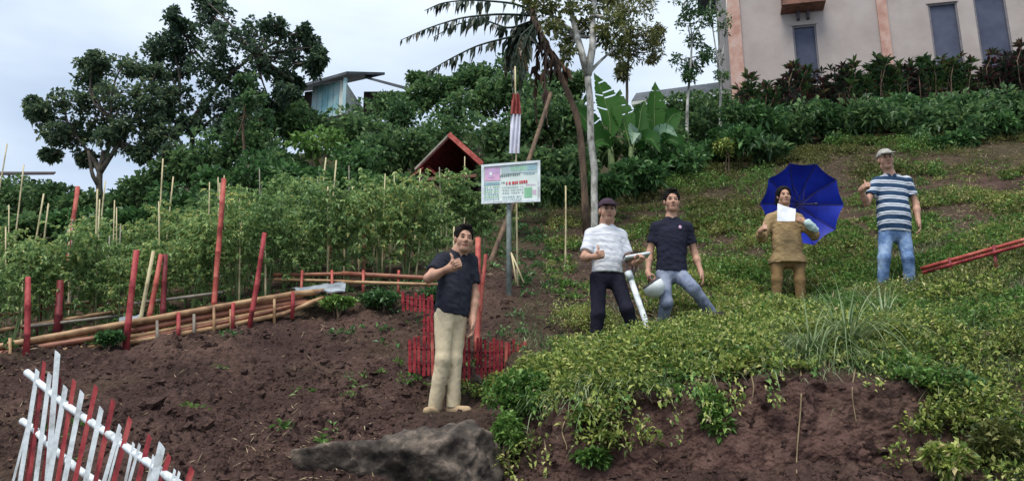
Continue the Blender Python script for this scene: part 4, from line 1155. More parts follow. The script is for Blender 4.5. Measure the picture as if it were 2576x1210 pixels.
rgs = np.random.default_rng(66)
for k in range(34):
    X = rgs.uniform(10, 1190); d = dedge(min(X, 830)) + 0.9 * max(0, X - 830) / 400 + rgs.uniform(0.8, 3.0)
    b = on_ground(X, d)
    Yb = pix(b)[1]; h = rgs.uniform(0.9, 1.55) * FOC / d
    stake('garden_stake', X + rgs.uniform(-9, 9), Yb - h, X, Yb, d, 0.009, M['bamboo_pale'] if k % 3 else M['bamboo_grey'], 'thin weathered cane standing among the tomato rows', 'thin canes among the tomatoes')
def edging():
    rng = np.random.default_rng(12)
    root = empty('bamboo_edging', on_ground(400, dedge(400)))
    tag(root, 'long bamboo terrace edging of stacked poles along the top of the bare soil', 'edging')
    def pole(pts, r, mat, off=0.0, name='pole'):
        q = np.array([at(X, Y, dedge(X) + off) for X, Y in pts])
        if len(q) == 2:
            V, F = bamboo(q[0], q[1], r, rng, 0.008)
        else:
            t = np.linspace(0, len(q) - 1, 18)
            m = np.stack([np.interp(t, range(len(q)), q[:, k]) for k in range(3)], 1)
            V, F = tube(m, r * (1 + 0.08 * (np.arange(18) % 3 == 0)), 8)
        part(name, V, F, mat, root, True)
    pole([(-160, 893), (0, 872), (90, 855), (230, 829), (345, 810)], 0.034, M['bamboo_tan'], 0.02)
    pole([(330, 812), (532, 776), (736, 740), (815, 733)], 0.034, M['bamboo_tan'], 0.0)
    pole([(-160, 912), (0, 890), (100, 873), (250, 849)], 0.028, M['bamboo_orange'], 0.0)
    pole([(80, 893), (255, 869)], 0.025, M['bamboo_tan'], -0.01)
    pole([(-160, 930), (0, 908), (90, 897)], 0.026, M['bamboo_tan'], -0.02)
    pole([(330, 832), (560, 790), (770, 758)], 0.028, M['bamboo_orange'], 0.02)
    pole([(330, 848), (560, 806), (780, 762)], 0.025, M['bamboo_tan'], 0.0)
    pole([(340, 822), (550, 783), (760, 750)], 0.022, M['bamboo_orange'], 0.06)
    pole([(-160, 900), (40, 876), (240, 840)], 0.022, M['bamboo_tan'], 0.06)
    pole([(338, 855), (600, 803), (790, 756)], 0.02, M['bamboo_orange'], -0.01)
    pole([(60, 883), (300, 846)], 0.02, M['bamboo_grey'], 0.03)
    pole([(325, 862), (560, 822), (720, 788), (815, 748)], 0.026, M['bamboo_tan'], -0.03)
    # the row behind
    for pts, r, m, o in (([(-60, 840), (150, 806), (335, 776)], 0.02, 'bamboo_tan', 0.75), ([(120, 770), (322, 752)], 0.02, 'bamboo_tan', 1.1), ([(-60, 800), (110, 780), (330, 764)], 0.018, 'bamboo_orange', 0.95), ([(60, 822), (330, 790)], 0.018, 'bamboo_grey', 0.7), ([(330, 764), (560, 735)], 0.018, 'bamboo_grey', 0.6)):
        pole(pts, r, M[m], o)
    for (X, Y0, Y1, m) in ((25, 850, 925, 'bamboo_tan'), (395, 806, 862, 'bamboo_grey'), (538, 770, 842, 'bamboo_tan'), (488, 790, 856, 'bamboo_grey'), (580, 778, 835, 'bamboo_tan'), (265, 838, 885, 'bamboo_grey'), (690, 752, 805, 'bamboo_tan')):
        t, b = at(X, Y0, dedge(X) - 0.06), at(X, Y1 + 12, dedge(X) - 0.06)
        part('peg', *bamboo(b, t, 0.017, rng), M[m], root, True)
    for (X, Y0, Y1) in ((449, 786, 856), (587, 762, 820), (737, 734, 790)):
        t, b = at(X, Y0, dedge(X) - 0.07), at(X - 2, Y1 + 12, dedge(X) - 0.07)
        o = part('peg', *bamboo(b, t, 0.023, rng), M['red_paint'], root, True); o['label'] = 'short red painted peg'
edging()
def rails():
    rng = np.random.default_rng(13)
    root = empty('bamboo_rail', on_ground(900, 10.4))
    tag(root, 'orange brown bamboo rails edging the upper bed behind the thumbs up man', 'edging')
    for (xa, ya, xb, yb, r, m, d0, d1) in ((688, 692, 900, 688, 0.026, 'bamboo_orange', 10.35, 10.35), (860, 688, 1100, 700, 0.03, 'bamboo_orange', 10.3, 10.15), (690, 704, 880, 708, 0.02, 'bamboo_tan', 10.3, 10.25), (860, 709, 1110, 716, 0.022, 'bamboo_tan', 10.2, 10.0)):
        part('rail', *bamboo(at(xa, ya, d0), at(xb, yb, d1), r, rng, 0.004), M[m], root, True)
    for X in (760, 835, 914, 1003, 1078):
        d = 10.22
        t = at(X, 680, d); b = at(X, 728, d); b[2] = min(b[2], gz(b[0], b[1]) - 0.05)
        part('peg', *bamboo(b, t, 0.018, rng), M['red_faded'], root, True)
rails()
# red painted posts
for (Xt, Yt, Xb, Yb, dd, r, m, lab) in (
    (71, 697, 68, 898, -0.09, 0.031, 'red_paint', 'stout red bamboo post at the left end of the edging'),
    (343, 630, 317, 868, -0.10, 0.034, 'red_paint', 'widest red post, in the middle of the stacked bamboo edging'),
    (196, 470, 172, 640, 1.6, 0.03, 'red_faded', 'tall leaning red post standing among the tomato plants at left'),
    (564, 450, 540, 760, 0.45, 0.032, 'red_faded', 'tallest red post, pointed, rising above the tomato plants'),
    (665, 586, 625, 826, -0.09, 0.028, 'red_paint', 'leaning red post at the right part of the edging'),
    (416, 640, 414, 782, 0.4, 0.03, 'red_dark', 'dark maroon post just right of the widest red post'),
    (153, 706, 150, 800, 0.7, 0.042, 'red_dark', 'short maroon post behind the left end of the edging'),
    (104, 740, 104, 800, 0.9, 0.025, 'red_dark', 'small maroon stump behind the left end post'),
    (405, 640, 385, 665, 0.42, 0.03, 'red_faded', 'small red cross piece post behind the thick pale stake')):
    d = dedge(Xb) + dd
    stake('red_post', Xt, Yt, Xb, Yb, d, r, M[m], lab, 'red garden posts', 'post')
o = stake('red_post', 1203, 598, 1200, 850, 8.6, 0.03, M['red_faded'], 'orange red bamboo post right behind the thumbs up man', 'red garden posts', 'post')
stake('red_post', 1222, 640, 1196, 850, 8.75, 0.02, M['red_faded'], 'thin red cane leaning behind the orange red post', 'red garden posts', 'post')

def plastic():
    rng = np.random.default_rng(4)
    for (pts, lab) in (([(730, 722), (870, 712), (868, 728), (760, 738)], 'grey plastic mulch sheet folded over the bed corner'), ([(300, 800), (352, 786), (352, 806), (302, 818)], 'grey plastic sheet strip beside the widest red post')):
        d = dedge(pts[0][0]) + 0.12
        q = [at(X, Y, d + (0.25 if i < 2 else 0)) for i, (X, Y) in enumerate(pts)]
        n = 14
        V = np.array([[(q[0] * (1 - a) + q[1] * a) * (1 - b) + (q[3] * (1 - a) + q[2] * a) * b for b in np.linspace(0, 1, 6)] for a in np.linspace(0, 1, n)]).reshape(-1, 3)
        V[:, 2] += fbm(V * 9, 2, 3) * 0.03
        F = np.array([(i * 6 + j, i * 6 + j + 1, i * 6 + j + 7, i * 6 + j + 6) for i in range(n - 1) for j in range(5)])
        V2 = np.concatenate([V, V - [0, 0, 0.012]]); F2 = np.concatenate([F, F[:, ::-1] + len(V)])
        solo('plastic_sheet', V2, F2, M['plastic'], lab, 'sheet', None, True)
M['plastic'] = surf_mat('plastic', (0.16, 0.18, 0.2), (0.34, 0.37, 0.4), 6, 0.35, 0.2)
plastic()

M['red_slat'] = surf_mat('red_slat', (0.10, 0.014, 0.018), (0.24, 0.022, 0.03), 14, 0.75, 0.35, c3=(0.32, 0.05, 0.05), spec=0.15)
# tiers of red slats holding the soil behind the thumbs up man
def slat_wall(X0, X1, top, bot, d0, d1, n, label, seed):
    rng = np.random.default_rng(seed)
    c = on_ground((X0 + X1) / 2, (d0 + d1) / 2)
    root = empty('slat_wall', c); tag(root, label, 'retaining wall')
    for k in range(n):
        f = (k + 0.5) / n
        X = X0 + (X1 - X0) * f; d = d0 + (d1 - d0) * f + rng.uniform(-0.006, 0.006)
        yt = np.interp(f, np.linspace(0, 1, len(top)), top) + rng.uniform(-7, 7)
        yb = np.interp(f, np.linspace(0, 1, len(bot)), bot) + rng.uniform(-3, 3)
        w = (X1 - X0) / n * rng.uniform(0.28, 0.37) * d / FOC
        t = at(X + rng.uniform(-2.5, 2.5), yt, d); b = at(X + rng.uniform(-1, 1), yb + 10, d)
        s, tt, dv = frame(t - b)
        xa = nrm(np.cross(dv, [0, 1, 0.0])); ya = np.cross(dv, xa)
        part('slat', *box((t + b) / 2, (w, 0.004, np.linalg.norm(t - b) / 2), [xa, ya, dv]), M['red_slat'] if rng.random() < 0.85 else M['red_faded'], root)
    for q in (0.35, 0.8):
        a, b = at(X0, top[0] + (bot[0] - top[0]) * q, d0 + 0.03), at(X1, top[-1] + (bot[-1] - top[-1]) * q, d1 + 0.03)
        part('rail', *bamboo(a, b, 0.014, rng), M['red_dark'], root, True)
slat_wall(1026, 1186, (848, 842, 850), (928, 938, 950), 8.35, 8.2, 14, 'lower red slat retaining wall left half, behind the khaki trousers', 1)
slat_wall(1196, 1328, (852, 856, 862), (948, 936, 926), 8.22, 8.5, 13, 'lower red slat retaining wall right half', 2)
slat_wall(1010, 1092, (738, 742), (770, 782), 9.6, 9.5, 8, 'short upper red slat wall below the bamboo rail', 3)
slat_wall(1062, 1092, (790, 790), (838, 842), 8.95, 8.9, 3, 'narrow middle red slat step', 4)

# picket fence in the near left corner
def picket_fence():
    rng = np.random.default_rng(6)
    def Z(x, y): return x * 0.2899, 858.7 + y * 0.2899
    def dist(X): return float(np.interp(X, [20, 500], [5.2, 3.7]))
    base = on_ground(200, 4.6)
    root = empty('picket_fence', base); tag(root, 'red and white picket fence of thin bamboo in the near left corner', 'fence')
    W_ = [((325, 250), (175, 1205), 1.0), ((235, 740), (115, 1205), 0.55), ((432, 280), (310, 1205), 1.0), ((500, 95), (440, 850), 1.25), ((568, 395), (425, 1205), 1.15), ((712, 440), (560, 1205), 1.15), ((880, 580), (745, 1205), 1.15), ((1042, 730), (905, 1205), 0.9), ((1052, 800), (945, 1205), 0.5),
          ((1160, 880), (1090, 1205), 0.65), ((1212, 890), (1125, 1205), 0.65), ((1335, 990), (1285, 1205), 0.7), ((1405, 900), (1335, 1205), 1.7), ((1518, 1110), (1495, 1205), 0.6), ((1557, 1130), (1535, 1205), 0.6)]
    R_ = [((385, 180), (255, 1205), 0.8), ((450, 560), (375, 1205), 0.8), ((525, 320), (400, 1100), 0.7), ((645, 340), (500, 1205), 1.0), ((835, 390), (650, 1205), 1.05), ((985, 510), (830, 1205), 1.1), ((1130, 670), (990, 1205), 1.1), ((1300, 820), (1200, 1205), 1.1), ((1470, 990), (1400, 1205), 1.1), ((1668, 1100), (1635, 1205), 1.3), ((350, 420), (225, 1205), 0.7)]
    for lst, mat, off in ((W_, 'white_paint', -0.025), (R_, 'red_paint', 0.025)):
        for (a, b, w) in lst:
            Xt, Yt = Z(*a); Xb, Yb = Z(*b)
            d = dist(Xt) + off + rng.uniform(-0.006, 0.006)
            t = at(Xt, Yt, d); b2 = at(Xb, Yb, d)
            g = gz(b2[0], b2[1])
            dv = nrm(b2 - t); L = max(0.5, (t[2] - g + 0.12) / max(0.3, -dv[2]))
            L = min(L, 1.9)
            e = t + dv * L
            hw = 0.012 * w * d / 4.6
            xa = nrm(np.cross(-dv, [0, 1, 0.0])); ya = np.cross(-dv, xa)
            # split-bamboo picket: half-round section with a slanting cut top
            ang = np.linspace(0, math.pi, 6)
            sec = np.stack([np.cos(ang) * hw, -np.sin(ang) * hw * 0.7], 1)
            V0 = np.array([e + xa * s[0] + ya * s[1] for s in sec]); V1 = np.array([t + xa * s[0] + ya * s[1] - dv * (s[0] * 0.9) for s in sec])
            V = np.concatenate([V0, V1]); k = 6
            F = np.array([(i, (i + 1) % k, (i + 1) % k + k, i + k) for i in range(k)])
            part('picket', V, [F, np.array([[5, 4, 3, 2, 1, 0]]), np.array([[6, 7, 8, 9, 10, 11]])], M[mat], root)
    for pts, r in (([(235, 268), (530, 520), (700, 640), (870, 752), (1000, 842), (1150, 955), (1400, 1130), (1600, 1270), (1800, 1400)], 0.019), ([(195, 690), (300, 760), (400, 870), (520, 980), (650, 1085), (800, 1195), (1000, 1330), (1200, 1450)], 0.019)):
        q = np.array([at(*Z(*p), dist(Z(*p)[0])) for p in pts])
        for i in range(0, len(q) - 1, 4):                       # each rail is made of canes spliced end to end
            seg = q[i:i + 5]
            if len(seg) < 2: continue
            t = np.linspace(0, len(seg) - 1, 14); m = np.stack([np.interp(t, range(len(seg)), seg[:, k]) for k in range(3)], 1)
            part('rail', *tube(m, r * (1 + 0.1 * (np.arange(14) % 4 == 0)), 8), M['white_paint'], root, True)
picket_fence()

# red bamboo rail at the right
def right_rail():
    rng = np.random.default_rng(19)
    root = empty('red_rail', on_ground(2430, 9.8)); tag(root, 'red painted double bamboo rail rising to the right edge', 'rail')
    part('rail', *bamboo(at(2318, 676, 10.3), at(2640, 586, 9.2), 0.026, rng, 0.004), M['red_faded'], root, True)
    part('rail', *bamboo(at(2322, 686, 10.25), at(2640, 598, 9.15), 0.022, rng, 0.004), M['red_paint'], root, True)
    for X in (2388, 2500, 2620):
        d = float(np.interp(X, [2318, 2640], [10.27, 9.17])) - 0.03
        t = at(X, np.interp(X, [2318, 2640], [668, 578]), d); b = t.copy(); b[2] = gz(t[0], t[1]) - 0.08
        part('post', *bamboo(b, t, 0.022, rng), M['red_dark'], root, True)
right_rail()
# ------------------------------------------------------------------ signboard and flag
M['sign_white'] = surf_mat('sign_white', (0.55, 0.62, 0.58), (0.68, 0.74, 0.70), 5, 0.4, 0.05)
M['sign_purple'] = plain('sign_purple', (0.5, 0.34, 0.52), 0.4); M['sign_pink'] = plain('sign_pink', (0.6, 0.36, 0.52), 0.4)
M['sign_teal'] = plain('sign_teal', (0.24, 0.38, 0.42), 0.4); M['sign_green'] = plain('sign_green', (0.22, 0.46, 0.28), 0.4)
M['sign_red'] = plain('sign_red', (0.45, 0.06, 0.07), 0.4); M['sign_grey'] = plain('sign_grey', (0.38, 0.47, 0.48), 0.4); M['sign_dark'] = plain('sign_dark', (0.12, 0.18, 0.18), 0.4)
M['post_grey'] = surf_mat('post_grey', (0.12, 0.14, 0.13), (0.3, 0.34, 0.31), 6, 0.7, 0.2)
def signboard():
    d = 10.35
    TL, TR, BR, BL = at(1211, 417, d), at(1359, 405, d), at(1359, 509, d), at(1211, 515, d)
    base = on_ground(1280, d + 0.03)
    root = empty('signboard', base); tag(root, 'white framed information signboard on a grey post', 'sign')
    nrmv = np.array([0, -1.0, 0])
    def pt(u, v, o=0.0):
        return (TL * (1 - u) + TR * u) * (1 - v) + (BL * (1 - u) + BR * u) * v + nrmv * o
    def patch(u0, v0, u1, v1, o, t):
        return prism([pt(u0, v0, o), pt(u1, v0, o), pt(u1, v1, o), pt(u0, v1, o)], nrmv, t)
    part('board', *patch(0, 0, 1, 1, 0, 0.012), M['sign_white'], root)
    for a in ((0, 0, 0.045, 1), (0.955, 0, 1, 1), (0.047, 0, 0.953, 0.06), (0.047, 0.94, 0.953, 1)):
        part('frame_bar', *patch(*a, 0.014, 0.014), M['white_paint'], root)
    rng = np.random.default_rng(2)
    pr = []
    def add(m, *a, o=0.0145): pr.append((m, patch(*a, o, 0.0015)))
    add('sign_purple', 0.06, 0.08, 0.32, 0.26); add('sign_pink', 0.06, 0.26, 0.32, 0.42); add('sign_purple', 0.11, 0.15, 0.2, 0.34, o=0.0165); add('sign_white', 0.14, 0.2, 0.18, 0.28, o=0.0185)
    add('sign_grey', 0.34, 0.07, 0.95, 0.27)
    add('sign_teal', 0.78, 0.09, 0.94, 0.22, o=0.0165)
    def text(m, u0, u1, v, h, gap=0.012, wmin=0.012, wmax=0.03, slope=0.0, o=0.0165):
        u = u0
        while u < u1:
            w = rng.uniform(wmin, wmax); vv = v + slope * (u - u0)
            add(m, u, vv, min(u + w, u1), vv + h * rng.uniform(0.8, 1), o=o); u += w + gap * (3 if rng.random() < 0.15 else 1)
    text('sign_green', 0.5, 0.78, 0.1, 0.12)
    text('sign_dark', 0.31, 0.66, 0.285, 0.06, slope=-0.06); text('sign_teal', 0.72, 0.94, 0.27, 0.05)
    text('sign_red', 0.42, 0.78, 0.475, 0.085, 0.008, 0.02, 0.035, slope=-0.06)
    text('sign_dark', 0.34, 0.4, 0.47, 0.03)
    for v in (0.59, 0.66, 0.73): text('sign_grey', 0.36, 0.72, v, 0.03, 0.014)
    for v in (0.83, 0.89): text('sign_teal', 0.36, 0.68, v, 0.025, 0.014)
    add('sign_green', 0.73, 0.64, 0.86, 0.88)
    text('sign_pink', 0.76, 0.93, 0.56, 0.03); text('sign_pink', 0.87, 0.94, 0.7, 0.12, 0.01, 0.01, 0.02)
    add('sign_teal', 0.055, 0.46, 0.31, 0.53)
    for r in range(6): text('sign_teal' if r % 2 else 'sign_green', 0.06, 0.3, 0.56 + r * 0.062, 0.035)
    mats = {}
    for m, vf in pr: mats.setdefault(m, []).append(vf)
    for m, it in mats.items():
        o = part('print', *join(it), M[m], root); o['kind'] = 'stuff'
    t = at(1280, 520, d) + [0, 0.05, 0]; b = base - [0, 0, 0.2]; t2 = pt(0.5, 0.1) + [0, 0.05, 0]
    part('post', *tube([b, t, t2], [0.035, 0.032, 0.03], 9), M['post_grey'], root, True)
    for X in (1299, 1318):
        part('prop', *bamboo(at(X, 712, d - 0.1), at(1286, 636, d + 0.02), 0.011, rng), M['bamboo_pale'], root, True)
signboard()
M['flag_red'] = surf_mat('flag_red', (0.16, 0.03, 0.03), (0.3, 0.06, 0.05), 9, 0.8, 0.2); M['flag_white'] = surf_mat('flag_white', (0.5, 0.5, 0.58), (0.68, 0.68, 0.76), 7, 0.8, 0.2)
def flag():
    d = 10.8
    base = on_ground(1302, d, -0.1)
    root = empty('flag', base); tag(root, 'limp red and white flag on a thin bamboo pole above the signboard', 'flag')
    rng = np.random.default_rng(1)
    part('pole', *bamboo(base, at(1296, 168, d), 0.012, rng, 0.003), M['bamboo_pale'], root, True)
    def cloth(Y0, Y1, xl0, xr0, xl1, xr1, mat, name):
        n, m = 22, 12
        V = []
        for i in range(n):
            f = i / (n - 1); Y = Y0 + (Y1 - Y0) * f
            xl, xr = xl0 + (xl1 - xl0) * f, xr0 + (xr1 - xr0) * f
            for j in range(m):
                g = j / (m - 1)
                V.append(at(xl + (xr - xl) * g, Y, d - 0.03 + 0.035 * math.sin(g * 17 + f * 2.5) - 0.01))
        V = np.array(V)
        F = np.array([(i * m + j, i * m + j + 1, (i + 1) * m + j + 1, (i + 1) * m + j) for i in range(n - 1) for j in range(m - 1)])
        V2 = np.concatenate([V, V + [0, 0.006, 0]]); part(name, V2, np.concatenate([F[:, ::-1], F + len(V)]), mat, root, True)
    cloth(236, 287, 1289, 1306, 1284, 1312, M['flag_red'], 'red_band')
    cloth(287.5, 386, 1285, 1310, 1281, 1307, M['flag_white'], 'white_band')
flag()
V, F = bamboo(at(1318, 405, 12.6), at(1386, 235, 13.4), 0.035, np.random.default_rng(5), 0.01)
b = at(1318, 405, 12.6); b2 = b + (b - at(1386, 235, 13.4)) * 1.2; b2[2] = gz(b2[0], b2[1]) - 0.1
V, F = bamboo(b2, at(1386, 235, 13.4), 0.038, np.random.default_rng(5), 0.01)
solo('leaning_pole', V, F, M['bark_brown'], 'reddish brown pole leaning against the tall banana behind the signboard', 'pole', None, True)

# ------------------------------------------------------------------ boulder at the thumbs up man's feet
M['rock'] = surf_mat('rock', (0.02, 0.016, 0.013), (0.06, 0.048, 0.039), 6.0, 0.92, 1.0, bscale=34, c3=(0.17, 0.132, 0.103), detail=10)
def boulder(name, ells, d, label, seed, h=0.016):
    prims = []
    for (X, Y, rx, ry, dz) in ells:
        s = d / FOC
        prims.append(p_ell(at(X, Y, d + dz), None, (rx * s, max(rx, ry) * s * 0.75, ry * s)))
    def wr(P):
        n = fbm(P * 2.6, 4, seed) * 0.05 + np.abs(fbm(P * 5, 4, seed + 5)) * 0.045 + 0.07 * np.abs(((P @ np.array([0.5, 0.3, 1.4]) + 0.15 * vnoise(P * 3, 2)) * 3.2) % 1 - 0.5) + fbm(P * 30, 3, 4) * 0.012
        return n - 0.03
    rg = np.random.default_rng(seed); cuts = []
    lo, hi = np.min([q['lo'] for q in prims], 0), np.max([q['hi'] for q in prims], 0)
    for q in prims:
        c_ = (q['lo'] + q['hi']) / 2
        for _ in range(3):
            nv = nrm(rg.normal(size=3) * [1, 1, 0.8] + [0, -0.5, 0.4])
            sup = max(((w_['lo'] + w_['hi']) / 2) @ nv + 0.88 * (nv * np.maximum((w_['hi'] - w_['lo']) / 2, 0.01)).max() for w_ in prims)
            cuts.append((nv * sup, nv))
    V, F = sdf_mesh(prims, h, 0.12, None, cuts)
    nrmv = V - V.mean(0); nrmv /= np.linalg.norm(nrmv, axis=1, keepdims=True)
    V = V - nrmv * wr(V)[:, None]
    solo(name, V, F, M['rock'], label, 'rock', None, True)
boulder('boulder', [(1000, 1185, 210, 80, 0.1), (860, 1190, 150, 66, 0.0), (1130, 1150, 130, 66, 0.15), (1200, 1118, 56, 46, 0.2), (1060, 1240, 220, 120, 0.0), (740, 1215, 130, 60, 0.0), (1190, 1150, 80, 80, 0.15)], 6.55, 'large dark grey boulder under the feet of the thumbs up man', 3)
boulder('boulder', [(1195, 960, 16, 10, 0), (1205, 968, 12, 8, 0)], 8.05, 'small grey stone beside the khaki trousers', 8, 0.012)
# ------------------------------------------------------------------ ground cover: weeds, grass, straw, clods
rng = np.random.default_rng(55)
INV = (G_PX > -250) & (G_PX < 3700) & (G_CEN[:, 1] > 4.5) & (G_CEN[:, 1] < 18)
PATCH = fbm(G_CEN * 1.1, 3, 61); PATCH2 = fbm(G_CEN * 0.7, 3, 71)
NEARW = np.clip(9.0 / np.maximum(G_CEN[:, 1], 3), 0.3, 1.6)
def clumps(weight, n, nl, R, H, L, W, mat, name, label, out=0.35, hang=0.0):
    p, nn, fi = scatter(weight, n, rng)
    items_B, items_D, items_L = [], [], []
    cnt = rng.integers(max(2, nl // 2), int(nl * 1.5), n)
    rad = R * rng.uniform(0.5, 1.5, n); hh = H * rng.uniform(0.4, 1.5, n) * (1 + 0.9 * np.clip(PATCH[fi], -0.7, 1.2))
    idx = np.repeat(np.arange(n), cnt)
    m = len(idx)
    a = rng.uniform(0, 6.2832, m); r = np.sqrt(rng.random(m)) * rad[idx]
    z = rng.random(m) ** 0.7 * hh[idx] * (1 - 0.5 * (r / rad[idx]) ** 2)
    B = p[idx] + nn[idx] * z[:, None] * 0.45 + np.stack([np.cos(a) * r, np.sin(a) * r, z * 0.6], 1)
    D = np.stack([np.cos(a), np.sin(a), np.zeros(m)], 1) * out + rand_dirs(m, rng) * 0.7 + np.array([0, 0, 0.2]) + nn[idx] * 0.3
    l = L * rng.uniform(0.5, 1.5, m) * (1 + 0.3 * np.clip(PATCH2[fi], -1, 1))[idx]
    V, F = leaf_faces(B, D, rand_dirs(m, rng) * 0.6 + [0, 0, 1.0], l, l * W)
    return solo(name, V, F, M[mat], label, 'ground cover', kind='stuff')
_tr = np.ones(len(G_CEN))
for (X, Y, d) in STAND:                                  # trodden by the people standing there
    q = at(X, Y, d); _tr *= 1 - 0.93 * np.exp(-(((G_CEN[:, 0] - q[0]) / 0.30) ** 2 + ((G_CEN[:, 1] - q[1] + 0.22) / 0.5) ** 2))
INV = INV * _tr
COVW = np.clip(G_COV - 0.12, 0, 1)
GAP = np.clip(fbm(G_CEN * 2.4, 3, 81) * 1.7 + 0.55, 0.03, 1.6)
ledge = np.clip((9.6 - G_CEN[:, 1]) / 1.5, 0, 1) * (G_PX > 1180) * ~((G_PX < 1400) & (G_PY < 925 + (1400 - G_PX) * 0.25))
mid = np.clip((G_CEN[:, 1] - 8.5) / 1.5, 0, 1) * (G_PX > 1380) * np.clip((15.5 - G_CEN[:, 1]) / 2, 0, 1)
right = np.clip((G_PX - 2150) / 250, 0, 1)
w = INV * COVW * ledge * NEARW * (0.35 + np.clip(PATCH * 1.3 + 0.4, 0, 1)) * (1 - 0.6 * right)
clumps(w * GAP ** 0.7, 4700, 48, 0.10, 0.14, 0.044, 0.5, 'leaf_weed', 'ledge_weeds', 'yellow green weeds covering the top of the cut bank')
w = INV * COVW * ledge * NEARW * (0.04 + np.clip(-PATCH * 1.6 - 0.1, 0, 1.2))
clumps(w * GAP, 1700, 42, 0.11, 0.13, 0.045, 0.55, 'leaf_green', 'ledge_herbs', 'fresh green herbs among the weeds on the bank top')
w = INV * COVW * mid * (0.2 + np.clip(PATCH * 1.3 + 0.2, 0, 1))
clumps(w * GAP, 3600, 40, 0.12, 0.085, 0.045, 0.4, 'leaf_weed', 'slope_weeds', 'yellow green weeds on the slope around the standing people')
w = INV * COVW * mid * (0.1 + np.clip(-PATCH * 1.6 + 0.1, 0, 1.2))
clumps(w * GAP, 3300, 40, 0.13, 0.09, 0.047, 0.5, 'leaf_green', 'slope_herbs', 'green herbs on the slope around the standing people')
w = INV * np.clip(G_COV - 0.1, 0, 1) * (G_CEN[:, 1] < 11) * right * NEARW
clumps(w * GAP, 3300, 40, 0.11, 0.12, 0.044, 0.42, 'leaf_olive', 'bank_weeds', 'olive weeds on the right hand bank')
w = INV * np.clip(G_COV - 0.05, 0, 1) * (G_PX > 1380) * (0.2 + np.clip(PATCH2, 0, 1)) * np.clip((G_CEN[:, 1] - 11) / 2, 0, 1)
clumps(w * GAP ** 1.5, 3300, 34, 0.16, 0.11, 0.06, 0.28, 'leaf_olive', 'hill_grass', 'olive grass on the hillside under the hedge')
w = INV * np.clip(G_COV - 0.1, 0, 1) * (G_PX > 1500) * np.clip(PATCH * 1.4 - 0.1, 0, 1) * np.clip((G_CEN[:, 1] - 10.5), 0, 1)
clumps(w, 1300, 36, 0.15, 0.16, 0.055, 0.45, 'leaf_green', 'hill_herbs', 'fresh green weed tufts on the upper hillside')
w = INV * (G_PX < 1420) * np.clip(G_COV - 0.02, 0, 0.4) * np.clip((G_CEN[:, 1] - 8.2), 0, 1)
clumps(w, 1500, 20, 0.10, 0.07, 0.055, 0.5, 'leaf_mid', 'bed_weeds', 'low green weeds between the tomato plants')
w = INV * (G_PX < 1450) * (G_COV < 0.25) * (G_CEN[:, 1] < 11) * (0.02 + np.clip(PATCH - 0.3, 0, 1) * (G_PX > 700))
clumps(w, 45, 16, 0.08, 0.05, 0.05, 0.45, 'leaf_green', 'soil_weeds', 'small green weeds sprouting from the bare soil')
def hanging(weight, n, nl, mat, name, label, L=0.036):
    p, nn, fi = scatter(weight, n, rng)
    out = np.stack([nn[:, 0] * 0.3, -np.abs(nn[:, 1]) - 0.4, np.zeros(n)], 1)
    ln = rng.uniform(0.08, 0.32, n)
    idx = np.repeat(np.arange(n), nl); m = len(idx)
    f = rng.random(m)
    B = p[idx] + out[idx] * (0.03 + 0.10 * np.sin(f * 2.2))[:, None] + np.array([0, 0, 1.0]) * (0.06 - f * ln[idx])[:, None] + rng.normal(size=(m, 3)) * 0.025
    D = out[idx] * 0.6 + rand_dirs(m, rng) * 0.6 + np.array([0, 0, -0.5])
    l = L * rng.uniform(0.6, 1.5, m)
    V, F = leaf_faces(B, D, rand_dirs(m, rng) * 0.6 + [0, -0.6, 0.8], l, l * 0.5)
    solo(name, V, F, M[mat], label, 'ground cover', kind='stuff')
_dl = G_PY - np.interp(G_PX, [1250, 1400, 1500, 1650, 1950, 2250, 2400], [1060, 1010, 985, 945, 895, 920, 955])
lip = INV * (_dl > -25) * np.exp(-np.clip(_dl, 0, None) / np.where(G_PX < 1820, 26, 20)) * (G_PX > 1270) * (G_PX < 2400) * (G_CEN[:, 1] < 7.6) * (0.08 + np.clip(PATCH * 1.5 + 0.2, 0, 1))
hanging(lip, 480, 22, 'leaf_green', 'hanging_creepers', 'green creepers hanging over the lip of the cut bank')
hanging(lip, 420, 22, 'leaf_weed', 'hanging_weeds', 'yellow green weeds hanging over the lip of the cut bank')
# grass blades
def grass(weight, n, L, W, mat, name, label, lean=0.7, bend=1.2):
    p, nn, fi = scatter(weight, n, rng)
    a = rng.uniform(0, 6.2832, n)
    D = np.stack([np.cos(a) * lean, np.sin(a) * lean, np.ones(n)], 1) + rng.normal(size=(n, 3)) * 0.15
    l = L * rng.uniform(0.5, 1.5, n)
    V, F = blades(p - nn * 0.01, D, l, W * rng.uniform(0.6, 1.4, n), bend * rng.uniform(0.4, 1.6, n), 3)
    return solo(name, V, F, M[mat], label, 'grass', kind='stuff')
grass(INV * COVW * (G_PX > 1300) * NEARW * (G_CEN[:, 1] < 12), 38000, 0.18, 0.006, 'blade', 'long_grass', 'long grass blades along the bank top and slope')
grass(INV * np.clip(G_COV - 0.1, 0, 1) * (G_PX > 1380) * (G_CEN[:, 1] > 10.5) * GAP ** 1.5, 32000, 0.17, 0.008, 'leaf_olive', 'hill_blades', 'rough grass on the upper hillside')
grass(INV * np.clip(G_COV - 0.1, 0, 1) * (G_PX > 1380) * (0.15 + np.clip(PATCH2 + 0.1, 0, 1)), 14000, 0.13, 0.006, 'straw', 'dry_grass', 'dry pale grass standing among the weeds')
